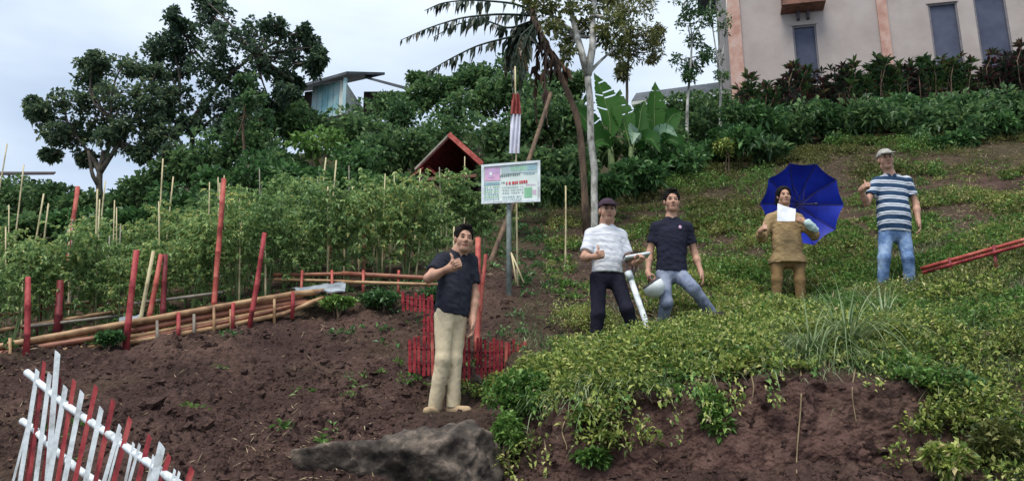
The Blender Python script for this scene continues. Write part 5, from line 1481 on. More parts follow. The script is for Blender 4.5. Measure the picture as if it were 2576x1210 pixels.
def lip_grass(n):
    p, nn, fi = scatter(lip, n, rng)
    D = np.stack([rng.normal(size=n) * 0.5, -rng.uniform(0.3, 1.2, n), rng.uniform(0.3, 1.0, n)], 1)
    V, F = blades(p, D, 0.30 * rng.uniform(0.5, 1.4, n), 0.007 * rng.uniform(0.6, 1.4, n), rng.uniform(1.5, 3.2, n), 5)
    solo('lip_grass', V, F, M['blade_pale'], 'long pale grass blades hanging over the lip of the bank', 'grass', kind='stuff')
lip_grass(2600)
# dry straw and twigs lying about
def litter(weight, n, L, W, mat, name, label):
    p, nn, fi = scatter(weight, n, rng)
    D = rand_dirs(n, rng); D -= nn * (D * nn).sum(1, keepdims=True) * 0.85
    l = L * rng.uniform(0.4, 1.6, n)
    V, F = leaf_faces(p + nn * 0.012, D, nn + rand_dirs(n, rng) * 0.4, l, W * rng.uniform(0.6, 1.5, n), 0.1, 0.03)
    return solo(name, V, F, M[mat], label, 'litter', kind='stuff')
litter(INV * (G_PX > 1380) * (0.25 + G_COV) * NEARW * (G_CEN[:, 1] > 6.9), 22000, 0.12, 0.010, 'straw', 'cut_straw', 'dry cut grass strewn over the slope')
litter(INV * (G_PX < 1700) * (G_COV < 0.4) * (0.12 + np.clip(PATCH2, 0, 1)) * NEARW, 1800, 0.07, 0.007, 'straw', 'soil_litter', 'dry straw bits on the bare soil')
litter(INV * (G_COV > 0.1) * NEARW, 5000, 0.05, 0.03, 'leaf_dry', 'dead_leaves', 'dead brown leaves under the plants')
# clods of earth
def clods(weight, n, r, name, label):
    p, nn, fi = scatter(weight, n, rng)
    t = (1 + 5 ** 0.5) / 2
    ico = np.array([(-1,t,0),(1,t,0),(-1,-t,0),(1,-t,0),(0,-1,t),(0,1,t),(0,-1,-t),(0,1,-t),(t,0,-1),(t,0,1),(-t,0,-1),(-t,0,1)]) / 1.9
    IF = np.array([(0,11,5),(0,5,1),(0,1,7),(0,7,10),(0,10,11),(1,5,9),(5,11,4),(11,10,2),(10,7,6),(7,1,8),(3,9,4),(3,4,2),(3,2,6),(3,6,8),(3,8,9),(4,9,5),(2,4,11),(6,2,10),(8,6,7),(9,8,1)])
    R = r * rng.lognormal(0, 0.5, n)
    V = (ico[None] * (1 + 0.3 * rng.normal(size=(n, 12, 1))) * R[:, None, None] * rng.uniform(0.6, 1.3, (n, 1, 3))) + (p - nn * R[:, None] * 0.15)[:, None]
    F = (IF[None] + 12 * np.arange(n)[:, None, None]).reshape(-1, 3)
    return solo(name, V.reshape(-1, 3), F, M['soil'], label, 'soil', kind='stuff')
clods(INV * (G_COV < 0.35) * (G_CEN[:, 1] < 12) * NEARW ** 2 * (0.3 + np.clip(PATCH + 0.4, 0, 1)) * np.where((G_NOR[:, 2] < 0.7) & (G_PX > 1300), 0.06, 1), 9000, 0.017, 'earth_clods', 'loose clods of brown earth')

# shrubs and tufts one can tell apart on the bank
rng = np.random.default_rng(91)
for (X, Y, rx, ry, d, mt, lab) in ((1320, 1000, 90, 60, 7.0, 'leaf_green', 'bright green bush on the bank beside the boulder'), (1275, 1080, 40, 45, 6.75, 'leaf_green', 'small green bush hanging over the right end of the boulder'),
    (1800, 1050, 40, 70, 6.3, 'leaf_green', 'green creeper hanging down the bare bank below the navy polo man'), (2400, 990, 90, 70, 6.3, 'leaf_mid', 'lush green bush on the bank under the striped man'),
    (2310, 930, 70, 40, 6.7, 'leaf_green', 'green bush right of the long bladed grass tuft'), (2385, 1160, 50, 50, 5.6, 'leaf_weed', 'yellow green bush at the bottom right of the cut bank'), (1500, 1150, 44, 22, 6.5, 'leaf_green', 'low green plant in the middle of the cut bank'),
    (2510, 1120, 60, 60, 5.7, 'leaf_olive', 'dull green bush in the bottom right corner'), (1110, 742, 55, 20, 9.9, 'leaf_mid', 'green plant above the soil left of the upper slat wall'), (960, 752, 60, 20, 9.9, 'leaf_mid', 'low green plant under the bamboo rail'), (850, 760, 40, 18, 9.75, 'leaf_green', 'small green plant under the grey plastic sheet'),
    (1690, 1010, 50, 36, 6.55, 'leaf_green', 'green weeds bush spilling over the bank edge below the white cap pole'.replace('white cap pole', 'white pole')), (1500, 1040, 50, 28, 6.6, 'leaf_weed', 'yellow green bush spilling over the bank edge below the white polo man'), (275, 850, 30, 14, 8.5, 'leaf_mid', 'small green plant growing through the bamboo edging')):
    s = 1.0
    shrub((X, Y, rx, ry), d, lab, M[mt], rng, 0.055, 0.032, int(800 + rx * ry * 0.16), 16, None, 'bank_shrub')
def tuft(X, Y, d, n, L, label, seed, W=0.02):
    rng = np.random.default_rng(seed)
    c = ghit(X, Y)
    root_v = []
    a = rng.uniform(0, 6.2832, n); lean = rng.uniform(0.15, 1.1, n)
    D = np.stack([np.cos(a) * lean, np.sin(a) * lean, np.ones(n)], 1)
    B = c + np.stack([np.cos(a), np.sin(a), np.zeros(n)], 1) * rng.uniform(0, 0.1, n)[:, None] - [0, 0, 0.02]
    V, F = blades(B, D, L * rng.uniform(0.5, 1.25, n), W * rng.uniform(0.6, 1.3, n), np.where(np.sin(a) < -0.2, rng.uniform(1.6, 3.4, n), rng.uniform(0.5, 1.9, n)), 8)
    root = empty('grass_tuft', c); tag(root, label, 'grass tuft')
    o = part('blades', V, F, M['blade_pale'], root); o['kind'] = 'stuff'
tuft(2135, 885, 7, 150, 0.85, 'large tuft of long arching pale grass blades above the cut bank', 1)
tuft(2040, 890, 7, 70, 0.6, 'smaller arching grass tuft left of the large tuft', 2)
tuft(2225, 820, 7, 90, 0.6, 'grass tuft in front of the striped man', 3)
tuft(2010, 790, 7, 40, 0.45, 'thin grass tuft in front of the khaki uniform', 4)
# roots and creepers hanging on the cut face
rng = np.random.default_rng(14)
for k, (X, Y0, Y1) in enumerate(((2010, 880, 1190), (1560, 1000, 1110), (2150, 900, 1060), (1420, 1060, 1130), (1890, 900, 1000))):
    pts = []
    for f in np.linspace(0, 1, 9):
        p = ghit(X + 6 * math.sin(f * 5 + k), Y0 + (Y1 - Y0) * f); pts.append(p * (1 - 0.02 / np.linalg.norm(p)))
    V, F = tube(pts, np.linspace(0.007, 0.004, 9), 5)
    solo('hanging_root', V, F, M['straw'], 'thin dry root hanging on the cut bank face, ' + ['longest, below the big grass tuft', 'below the white polo man', 'right below the big grass tuft', 'right of the boulder', 'left of the big grass tuft'][k], 'root')
# ------------------------------------------------------------------ people
def skin_mat(name, c):
    m, nt, b, o = new_mat(name)
    tc = N(nt, 'ShaderNodeTexCoord'); nz = N(nt, 'ShaderNodeTexNoise'); nz.inputs['Scale'].default_value = 14
    r = ramp(nt, [(0.3, tuple(x * 0.85 for x in c)), (0.7, tuple(x * 1.1 for x in c))])
    nt.links.new(tc.outputs['Object'], nz.inputs['Vector']); nt.links.new(nz.outputs['Fac'], r.inputs['Fac']); nt.links.new(r.outputs['Color'], b.inputs['Base Color'])
    b.inputs['Roughness'].default_value = 0.55; b.inputs['Specular IOR Level'].default_value = 0.3
    b.inputs['Subsurface Weight'].default_value = 0.08; b.inputs['Subsurface Radius'].default_value = (0.02, 0.008, 0.004)
    return m
def cloth_mat(name, c, var=0.25, rough=0.9):
    return surf_mat(name, tuple(x * (1 - var) for x in c), tuple(min(1, x * (1 + var)) for x in c), 6, rough, 0.12, bscale=260, spec=0.12)
def stripe_mat(name, stops, period, axis, phase=0.0, c_noise=0.1):
    """stripes across the cloth, measured along an axis of the garment"""
    m, nt, b, o = new_mat(name)
    tc = N(nt, 'ShaderNodeTexCoord'); dt = N(nt, 'ShaderNodeVectorMath', operation='DOT_PRODUCT'); dt.inputs[1].default_value = axis
    nz = N(nt, 'ShaderNodeTexNoise'); nz.inputs['Scale'].default_value = 7
    ad = N(nt, 'ShaderNodeMath', operation='MULTIPLY_ADD'); ad.inputs[1].default_value = 0.007; ad.inputs[2].default_value = phase
    s = N(nt, 'ShaderNodeMath', operation='ADD'); dv = N(nt, 'ShaderNodeMath', operation='DIVIDE'); dv.inputs[1].default_value = period
    fr = N(nt, 'ShaderNodeMath', operation='FRACT')
    nt.links.new(tc.outputs['Object'], dt.inputs[0]); nt.links.new(tc.outputs['Object'], nz.inputs['Vector'])
    nt.links.new(nz.outputs['Fac'], ad.inputs[0]); nt.links.new(dt.outputs['Value'], s.inputs[0]); nt.links.new(ad.outputs[0], s.inputs[1])
    nt.links.new(s.outputs[0], dv.inputs[0]); nt.links.new(dv.outputs[0], fr.inputs[0])
    r = ramp(nt, stops); r.color_ramp.interpolation = 'CONSTANT'
    nt.links.new(fr.outputs[0], r.inputs['Fac']); nt.links.new(r.outputs['Color'], b.inputs['Base Color'])
    b.inputs['Roughness'].default_value = 0.9; b.inputs['Specular IOR Level'].default_value = 0.15
    return m
M['hair'] = surf_mat('hair', (0.004, 0.0035, 0.0035), (0.011, 0.009, 0.008), 40, 0.75, 0.5, spec=0.12)
M['eye'] = plain('eye', (0.02, 0.015, 0.012), 0.3)
M['lip'] = plain('lip', (0.22, 0.075, 0.06), 0.5)
def hand(w, dv, pn, side, pose, s=0.95):
    """w wrist, dv along the fingers, pn palm normal, side = which way the thumb lies (unit vector)"""
    y = nrm(dv); x = nrm(np.asarray(side) - y * np.dot(side, y)); z = np.asarray(pn, float); z = nrm(z - y * np.dot(z, y) - x * np.dot(z, x))
    def L(a, b, c): return np.asarray(w) + s * (x * a + y * b + z * c)
    pr = [p_box(L(0, 0.047, 0), np.array([x, y, z]), np.array([0.040, 0.047, 0.015]) * s, 0.013, k=0.02),
          p_cone(L(0, -0.02, 0), L(0, 0.03, 0), 0.026 * s, 0.027 * s, k=0.025)]
    xs = [0.030, 0.010, -0.010, -0.029]; ln = [0.95, 1.05, 1.0, 0.8]; r = 0.0092 * s
    for xi, q in zip(xs, ln):
        if pose == 'thumb':
            ch = [(xi, 0.088, 0.0), (xi, 0.088 + 0.018 * q, 0.030), (xi, 0.066, 0.050 * q), (xi, 0.042, 0.032)]
        elif pose == 'grip':
            ch = [(xi, 0.088, 0.0), (xi, 0.088 + 0.03 * q, 0.024), (xi, 0.095, 0.058 * q), (xi, 0.062, 0.058)]
        else:
            ch = [(xi, 0.088, 0.0), (xi * 1.05, 0.088 + 0.036 * q, 0.008), (xi * 1.05, 0.088 + 0.058 * q, 0.024), (xi, 0.088 + 0.070 * q, 0.042)]
        for a, b in zip(ch[:-1], ch[1:]): pr.append(p_cone(L(*a), L(*b), r, r * 0.92, k=0.006))
    th = {'thumb': [(0.030, 0.025, 0.012), (0.048, 0.052, 0.022), (0.075, 0.060, 0.022), (0.104, 0.056, 0.018)],
          'grip': [(0.030, 0.025, 0.012), (0.048, 0.05, 0.04), (0.035, 0.075, 0.062)],
          'relax': [(0.030, 0.025, 0.008), (0.052, 0.058, 0.018), (0.052, 0.092, 0.026)]}[pose]
    for i, (a, b) in enumerate(zip(th[:-1], th[1:])): pr.append(p_cone(L(*a), L(*b), (0.0125 - 0.0012 * i) * s, (0.0115 - 0.0012 * i) * s, k=0.010))
    return pr
def person(label, d, J, face, chest, skin, shirt_m, trouser_m, shoe_m, hands, hair='short', belly=0.0, sleeve=0.62, hem=None, extra=None, lift=0.0, tw=1.0, trouser_w=1.0, cap=None, collar=None, long_sleeve=False, hs=1.0, flare=0.0):
    """J: joints as surveyed pixel + depth offset; iL / iR are the sides as seen in the picture"""
    W = {k: at(v[0], v[1], d + (v[2] if len(v) > 2 else 0)) + [0, 0, lift] for k, v in J.items()}
    up3 = np.array([0, 0, 1.0])
    W['neck'] = W['neck'] + up3 * 0.03
    for _s in 'LR': W['sh' + _s] = W['sh' + _s] + up3 * 0.025
    feet = (W['ankL'] + W['ankR']) / 2
    root = empty('person', (feet[0], feet[1], min(W['ankL'][2], W['ankR'][2]) - 0.08)); tag(root, label, 'person')
    fw = nrm(face); ch = nrm(chest)
    # head frame
    ti = nrm(W['head'] - W['neck']); hu = nrm(up3 * 0.75 + ti * 0.25); hr = nrm(np.cross(fw, hu)); hf = np.cross(hu, hr)
    HR = np.array([hr, hf, hu])
    def H(a, b, c): return W['head'] + hs * (hr * a + hf * b + hu * c)
    hd = [p_ell(H(0, -0.018, 0.03), HR, np.array([0.074, 0.094, 0.086]) * hs, k=0.03), p_ell(H(0, 0.018, -0.045), HR, np.array([0.059, 0.072, 0.076]) * hs, k=0.03),
          p_cone(H(-0.012, 0.062, -0.098), H(0.012, 0.062, -0.098), 0.021 * hs, 0.021 * hs, k=0.03),
          p_cone(H(-0.04, 0.0, -0.085), H(0.04, 0.0, -0.085), 0.03 * hs, 0.03 * hs, k=0.03),
          p_cone(H(-0.032, 0.076, 0.024), H(0.032, 0.076, 0.024), 0.012 * hs, 0.012 * hs, k=0.015),
          p_cone(H(-0.036, 0.056, -0.028), H(-0.04, 0.05, -0.04), 0.028 * hs, 0.026 * hs, k=0.02), p_cone(H(0.036, 0.056, -0.028), H(0.04, 0.05, -0.04), 0.028 * hs, 0.026 * hs, k=0.02),
          neg(p_ell(H(-0.031, 0.104, 0.004), HR, np.array([0.017, 0.016, 0.011]) * hs, k=0.01)), neg(p_ell(H(0.031, 0.104, 0.004), HR, np.array([0.017, 0.016, 0.011]) * hs, k=0.01)),
          p_ell(H(-0.031, 0.076, 0.004), HR, np.array([0.014, 0.014, 0.011]) * hs, k=0.004), p_ell(H(0.031, 0.076, 0.004), HR, np.array([0.014, 0.014, 0.011]) * hs, k=0.004),
          p_cone(H(0, 0.086, 0.006), H(0, 0.104, -0.028), 0.008 * hs, 0.013 * hs, k=0.012), p_cone(H(-0.013, 0.093, -0.034), H(0.013, 0.093, -0.034), 0.009 * hs, 0.009 * hs, k=0.008),
          p_cone(H(-0.02, 0.083, -0.060), H(0.02, 0.083, -0.060), 0.008 * hs, 0.008 * hs, k=0.006), p_cone(H(-0.016, 0.081, -0.073), H(0.016, 0.081, -0.073), 0.009 * hs, 0.009 * hs, k=0.006),
          p_ell(H(-0.076, -0.008, -0.008), HR, np.array([0.011, 0.021, 0.032]) * hs, k=0.01), p_ell(H(0.076, -0.008, -0.008), HR, np.array([0.011, 0.021, 0.032]) * hs, k=0.01)]
    chin_neck = W['neck'] - ch * 0.01
    body = hd + [p_cone(H(0, -0.02, -0.05), chin_neck - up3 * 0.03, 0.048 * hs, 0.056, k=0.03)]
    pelv = (W['hipL'] + W['hipR']) / 2
    sh = (W['shL'] + W['shR']) / 2
    right = nrm(W['shR'] - W['shL']); spine = nrm(W['neck'] - pelv)
    body += [p_cone(chin_neck, pelv, 0.07, 0.08, k=0.05), p_cone(W['shL'], W['shR'], 0.045, 0.045, k=0.04)]
    for s in 'LR':
        a, e, w = W['sh' + s], W['el' + s], W['wr' + s]
        body += [p_cone(a, e, 0.046, 0.040, k=0.03), p_cone(e, e + (w - e) * 0.35, 0.040, 0.041, k=0.03), p_cone(e + (w - e) * 0.35, w, 0.041, 0.027, k=0.03)]
        hd_ = hands[s]
        body += hand(w + nrm(hd_['dir']) * 0.01, hd_['dir'], hd_['palm'], hd_['thumb'], hd_['pose'], hd_.get('s', 0.97))
        body += [p_cone(W['hip' + s], W['kn' + s], 0.05, 0.045, k=0.03), p_cone(W['kn' + s], W['ank' + s], 0.045, 0.035, k=0.03)]
    V, F = sdf_mesh(body, 0.0075, 0.02)
    ob = part('body', V, F, None, root, True)
    for m_ in (skin, M['eye'], M['lip'], M['hair']): ob.data.materials.append(m_)
    cen = V[F].mean(1); q = ((cen - W['head']) @ HR.T) / hs
    mi = np.zeros(len(F), np.int32)
    for sx in (-1, 1):
        e = (q - [sx * 0.031, 0.086, 0.004]) / [0.0145, 0.02, 0.0075]; mi[(e ** 2).sum(1) < 1] = 1
        e = (q - [sx * 0.033, 0.085, 0.0245]) / [0.021, 0.02, 0.0055]; mi[(e ** 2).sum(1) < 1] = 3
    e = (q - [0, 0.09, -0.067]) / [0.026, 0.02, 0.0105]; mi[(e ** 2).sum(1) < 1] = 2
    ob.data.polygons.foreach_set('material_index', mi)
    # hair
    if hair == 'short':
        hp = [p_ell(H(0, -0.024, 0.046), HR, np.array([0.088, 0.104, 0.096]) * hs, clip=[(H(0, 0.066, 0.070), nrm(hf * 0.9 - hu * 0.42))], k=0.01), p_ell(H(0, 0.035, 0.108), HR, np.array([0.055, 0.05, 0.024]) * hs, k=0.02)]
        V, F = sdf_mesh(hp, 0.007, 0.01, wrinkle=lambda P: vnoise(P * 70, 3) * 0.006)
        part('hair', V, F, M['hair'], root, True)
    elif hair == 'cap':
        hp = [p_ell(H(0, -0.030, 0.02), HR, np.array([0.080, 0.092, 0.08]) * hs, clip=[(H(0, 0.0, 0.0), hf)], k=0.01)]
        V, F = sdf_mesh(hp, 0.008, 0.01); part('hair', V, F, M['hair'], root, True)
    elif hair == 'long':
        hp = [p_ell(H(0, -0.022, 0.04), HR, np.array([0.094, 0.11, 0.10]) * hs, clip=[(H(0, 0.066, 0.070), nrm(hf * 0.95 - hu * 0.30))], k=0.02), p_ell(H(0, -0.06, -0.05), HR, np.array([0.098, 0.065, 0.10]) * hs, k=0.03), p_ell(H(0, -0.11, -0.02), HR, np.array([0.06, 0.05, 0.06]) * hs, k=0.03),
              neg(p_ell(H(0, 0.075, -0.02), HR, np.array([0.064, 0.09, 0.088]) * hs, k=0.01))]
        V, F = sdf_mesh(hp, 0.007, 0.02, wrinkle=lambda P: vnoise(P * 60, 3) * 0.004); part('hair', V, F, M['hair'], root, True)
    if cap is not None:
        cp = [p_ell(H(0, -0.014, 0.045), HR, np.array([0.088, 0.106, 0.085]) * hs, clip=[(H(0, 0, 0.036), -hu)], k=0.01)]
        c1 = part('cap', *sdf_mesh(cp, 0.008, 0.01), cap, root, True)
        vs = [p_box(H(0, 0.118, 0.040), np.array([hr, nrm(hf - 0.22 * hu), nrm(hu + 0.22 * hf)]), np.array([0.070, 0.052, 0.006]) * hs, 0.006, k=0.01)]
        part('visor', *sdf_mesh(vs, 0.007, 0.01), cap, c1, True)
    # shirt
    SR = np.array([right, nrm(np.cross(spine, right)), spine])
    hemY = hem if hem is not None else 0.0
    hp_ = pelv + spine * hemY
    cut = [(hp_, -spine)]
    Ln = np.linalg.norm(W['neck'] - pelv)
    def S(f): return pelv + spine * Ln * f
    sw = np.linalg.norm(W['shR'] - W['shL']) / 2 + 0.02
    SR = np.array([right, ch - spine * np.dot(ch, spine), spine]); SR[1] = nrm(SR[1] - right * np.dot(SR[1], right)); SR[0] = nrm(np.cross(SR[1], spine))
    if SR[0] @ right < 0: SR[0] = -SR[0]
    g = sw / 0.19 * tw; fl = flare
    prof = [(-0.16, (.172 + fl) * g, (.125 + fl * 0.6) * tw, 0), (0.0, (.170 + fl * 0.8) * g, (.124 + fl * 0.4) * tw, 0.0), (0.12 * Ln, (.163 + belly * 0.4) * g, (.120 + belly * 0.5) * tw, belly * 0.3), (0.35 * Ln, (.160 + belly * 0.6) * g, (.118 + belly * 0.8) * tw, belly * 0.5),
            (0.58 * Ln, .174 * g, .118 * tw, 0.01), (0.76 * Ln, .184 * g, .112 * tw, 0.0), (0.88 * Ln, .165 * g, .095 * tw, -0.008), (0.96 * Ln, .105 * g, .075, -0.01), (1.03 * Ln, .066, .066, -0.008)]
    tor = [p_prof(pelv, SR, prof, k=0.03), p_cone(W['neck'] - spine * 0.06 + right * 0.03, W['shR'] + spine * 0.005, 0.058, 0.058, k=0.05), p_cone(W['neck'] - spine * 0.06 - right * 0.03, W['shL'] + spine * 0.005, 0.058, 0.058, k=0.05)]
    pr = [dict(p) for p in tor]
    for p in pr: p['clip'] = (p['clip'] or []) + cut
    for s in 'LR':
        a, e, w = W['sh' + s], W['el' + s], W['wr' + s]
        if long_sleeve:
            pr.append(p_cone(a, e, 0.066, 0.062, k=0.04)); en = e + (w - e) * sleeve
            pr.append(p_cone(e, w, 0.062, 0.05, k=0.03, clip=[(en, nrm(w - e))]))
        else:
            en = a + (e - a) * sleeve
            pr.append(p_cone(a, a + (e - a) * 1.1, 0.064, 0.068, k=0.04, clip=[(en, nrm(e - a))]))
    seed = int(abs(W['head'][0]) * 100)
    def wrk(P):
        return (np.abs(vnoise(P * np.array([13, 13, 22]) + 0.8 * P[:, [2, 0, 1]] * 13, seed)) * -0.008 + fbm((P + 0.5 * P[:, [2, 0, 1]]) * 34, 2, seed + 3) * 0.0025 + 0.003)
    V, F = sdf_mesh(pr, 0.0085, 0.03, wrinkle=wrk)
    sho = part('shirt', V, F, shirt_m, root, True)
    if collar is not None:
        cr = [p_cone(W['neck'] - spine * 0.05, W['neck'] + spine * 0.06, 0.084, 0.066, k=0.01, clip=[(W['neck'] + spine * 0.032, nrm(spine + ch * 0.55)), (W['neck'] - spine * 0.045, -spine)]), neg(p_cone(W['neck'] + spine * 0.03 + ch * 0.09, W['neck'] - spine * 0.07 + ch * 0.09, 0.042, 0.012, k=0.006))]
        part('collar', *sdf_mesh(cr, 0.008, 0.01), collar, sho, True)
    # trousers
    tp = [p_ell(S(0.03), SR, (sw * 0.86 * tw * min(1, trouser_w), 0.112 * tw, 0.13), k=0.04, clip=[(S(0.16), spine)])]
    for s in 'LR':
        h, kn, an = W['hip' + s], W['kn' + s], W['ank' + s]
        end = an + nrm(an - kn) * 0.03
        tp += [p_cone(h, kn, 0.094 * trouser_w, 0.072 * trouser_w, k=0.03), p_cone(kn, end, 0.072 * trouser_w, 0.066 * trouser_w, k=0.03, clip=[(end, nrm(an - kn))])]
    def wrt(P):
        return np.abs(vnoise(P * np.array([17, 17, 5]) + P[:, [2, 0, 1]] * 7, seed + 1)) * -0.008 + fbm((P - 0.4 * P[:, [2, 0, 1]]) * 34, 2, seed + 5) * 0.0018 + 0.003
    part('trousers', *sdf_mesh(tp, 0.0085, 0.03, wrinkle=wrt), trouser_m, root, True)
    for s in 'LR':
        an = W['ank' + s]; tdir = nrm(np.asarray(J['toe' + s]) if 'toe' + s in J and len(J['toe' + s]) == 3 and isinstance(J['toe' + s], np.ndarray) else TO[s])
        sole = an - up3 * 0.075
        sp = [p_cone(an - up3 * 0.045 - tdir * 0.03, an - up3 * 0.052 + tdir * 0.15, 0.046, 0.038, k=0.02, clip=[(sole, -up3)]), p_cone(an - up3 * 0.04, an + up3 * 0.01, 0.046, 0.042, k=0.02)]
        part('shoe', *sdf_mesh(sp, 0.009, 0.02), shoe_m, root, True)
    return root, W, dict(H=H, HR=HR, S=S, SR=SR, ch=ch, spine=spine, right=right, sh=sho)
TO = {'L': np.array([-0.4, -0.9, 0]), 'R': np.array([0.4, -0.9, 0])}
skinA = skin_mat('skin_a', (0.42, 0.235, 0.16)); skinB = skin_mat('skin_b', (0.40, 0.225, 0.155)); skinC = skin_mat('skin_c', (0.44, 0.25, 0.17))
UP = np.array([0, 0, 1.0])
# 1 thumbs up man in black shirt
TO = {'L': nrm((-0.35, -0.9, 0)), 'R': nrm((0.85, -0.5, 0))}
person('man in black polo and khaki trousers giving a thumbs up by the boulder', 7.9,
  dict(head=(1167, 602, -0.02), neck=(1152, 646), shL=(1112, 660, -0.10), shR=(1184, 664, 0.09), elL=(1078, 700, -0.28), wrL=(1128, 676, -0.43), elR=(1194, 744, 0.10), wrR=(1189, 806, 0.0),
       hipL=(1117, 795, -0.05), hipR=(1153, 795, 0.05), knL=(1114, 905, -0.08), knR=(1143, 902, 0.02), ankL=(1094, 1022, 0.0), ankR=(1140, 1018, 0.04)),
  (0.30, -1, 0.02), (0.5, -0.85, 0), skinA, cloth_mat('black_cloth', (0.022, 0.024, 0.034)), cloth_mat('khaki_trousers', (0.55, 0.46, 0.31), 0.12), cloth_mat('beige_shoe', (0.36, 0.26, 0.16)),
  dict(L=dict(dir=(0.85, -0.15, 0.35), palm=(0.2, -0.6, -0.1), thumb=(-0.2, 0, 1), pose='thumb', s=1.05), R=dict(dir=(0.02, -0.15, -1), palm=(-0.6, 0.3, 0), thumb=(0.3, -0.9, 0), pose='relax')),
  belly=0.02, hem=0.0, trouser_w=0.94, tw=1.0, hs=1.05, sleeve=0.66, collar=cloth_mat('black_collar', (0.015, 0.016, 0.02)))
# 2 man in white striped polo with dark cap
TO = {'L': nrm((-0.3, -0.95, 0)), 'R': nrm((0.5, -0.85, 0))}
white_stripe = stripe_mat('white_stripe', [(0, (0.62, 0.63, 0.66)), (0.62, (0.36, 0.38, 0.44)), (0.74, (0.62, 0.63, 0.66)), (0.84, (0.42, 0.44, 0.5))], 0.072, (0.05, 0, 1))
P2 = person('man in white striped polo, dark trousers and dark cap giving a thumbs up', 9.2,
  dict(head=(1528, 531, -0.02), neck=(1526, 574), shL=(1487, 596, 0.0), shR=(1561, 598, 0.05), elL=(1470, 648, -0.10), wrL=(1494, 646, -0.30), elR=(1583, 655, 0.04), wrR=(1597, 662, -0.22),
       hipL=(1505, 700, 0), hipR=(1551, 700, 0.02), knL=(1504, 790, -0.06), knR=(1577, 778, -0.08), ankL=(1498, 878, 0.02), ankR=(1603, 852, 0.05)),
  (0.12, -1, 0.0), (0.15, -1, 0), skinB, white_stripe, cloth_mat('navy_trousers', (0.014, 0.014, 0.024)), cloth_mat('dark_shoe', (0.03, 0.03, 0.03)),
  dict(L=dict(dir=(0.9, -0.35, 0.15), palm=(0.1, -0.6, -0.1), thumb=(0, 0, 1), pose='thumb', s=1.0), R=dict(dir=(0.5, -0.7, 0.1), palm=(0, 0.0, 1), thumb=(-0.4, -0.5, 0), pose='grip')),
  hair='cap', cap=cloth_mat('dark_cap', (0.055, 0.035, 0.05)), belly=0.02, hem=0.05, hs=1.12, sleeve=0.75, collar=cloth_mat('white_collar', (0.6, 0.61, 0.65), 0.1))
# 3 man in navy polo with jeans
TO = {'L': nrm((-0.1, -1, 0)), 'R': nrm((0.6, -0.8, 0.05))}
jeans = surf_mat('grey_jeans', (0.07, 0.09, 0.14), (0.17, 0.2, 0.28), 5, 0.9, 0.3, bscale=200, c3=(0.24, 0.27, 0.34))
P3 = person('man in navy polo and faded jeans holding a white helmet', 10.2,
  dict(head=(1690, 507, -0.02), neck=(1689, 556), shL=(1650, 578, 0.0), shR=(1729, 578, 0.0), elL=(1634, 636, 0.03), wrL=(1630, 686, -0.06), elR=(1748, 638, 0.04), wrR=(1763, 684, -0.04),
       hipL=(1669, 692, 0), hipR=(1710, 692, 0), knL=(1676, 762, -0.16), ankL=(1663, 826, 0.03), knR=(1746, 728, -0.24), ankR=(1788, 786, -0.12)),
  (-0.02, -1, 0.05), (0.0, -1, 0), skinA, cloth_mat('navy_cloth', (0.016, 0.017, 0.03)), jeans, cloth_mat('black_shoe', (0.03, 0.03, 0.03)),
  dict(L=dict(dir=(0.1, -0.35, -1), palm=(0.75, 0.0, 0), thumb=(0.2, -1, 0.2), pose='grip'), R=dict(dir=(0.2, -0.2, -1), palm=(-0.6, 0.3, 0), thumb=(-0.2, -0.9, 0), pose='relax')),
  hem=0.03, hs=1.15, sleeve=0.62, collar=cloth_mat('navy_collar', (0.014, 0.014, 0.02)))
# 4 woman in khaki uniform
TO = {'L': nrm((-0.1, -1, 0)), 'R': nrm((0.2, -1, 0))}
khaki = cloth_mat('khaki_uniform', (0.265, 0.185, 0.095), 0.18)
P4 = person('woman in brown khaki uniform with white paper before a blue umbrella', 11.0,
  dict(head=(1972, 494, -0.02), neck=(1972, 535), shL=(1938, 556, 0), shR=(2008, 556, 0), elL=(1916, 598, -0.10), wrL=(1912, 582, -0.30), elR=(2048, 592, -0.10), wrR=(2026, 562, -0.24),
       hipL=(1955, 655, 0), hipR=(2008, 655, 0), knL=(1954, 705, -0.04), knR=(2012, 705, -0.04), ankL=(1953, 768, 0), ankR=(2014, 770, 0)),
  (0.0, -1, -0.02), (0, -1, 0), skinC, khaki, cloth_mat('brown_trousers', (0.19, 0.12, 0.055), 0.2), cloth_mat('woman_shoe', (0.03, 0.03, 0.03)),
  dict(L=dict(dir=(0.3, -0.8, 0.3), palm=(1, 0.2, 0), thumb=(0.2, 0.1, 1), pose='thumb', s=0.95), R=dict(dir=(-0.75, -0.1, 0.5), palm=(0, 0.8, 0.1), thumb=(-0.3, -0.2, 0.9), pose='grip', s=0.9)),
  hair='long', hem=-0.05, sleeve=0.75, long_sleeve=True, tw=1.04, belly=0.03, flare=0.06, trouser_w=0.92, hs=1.04, collar=khaki)
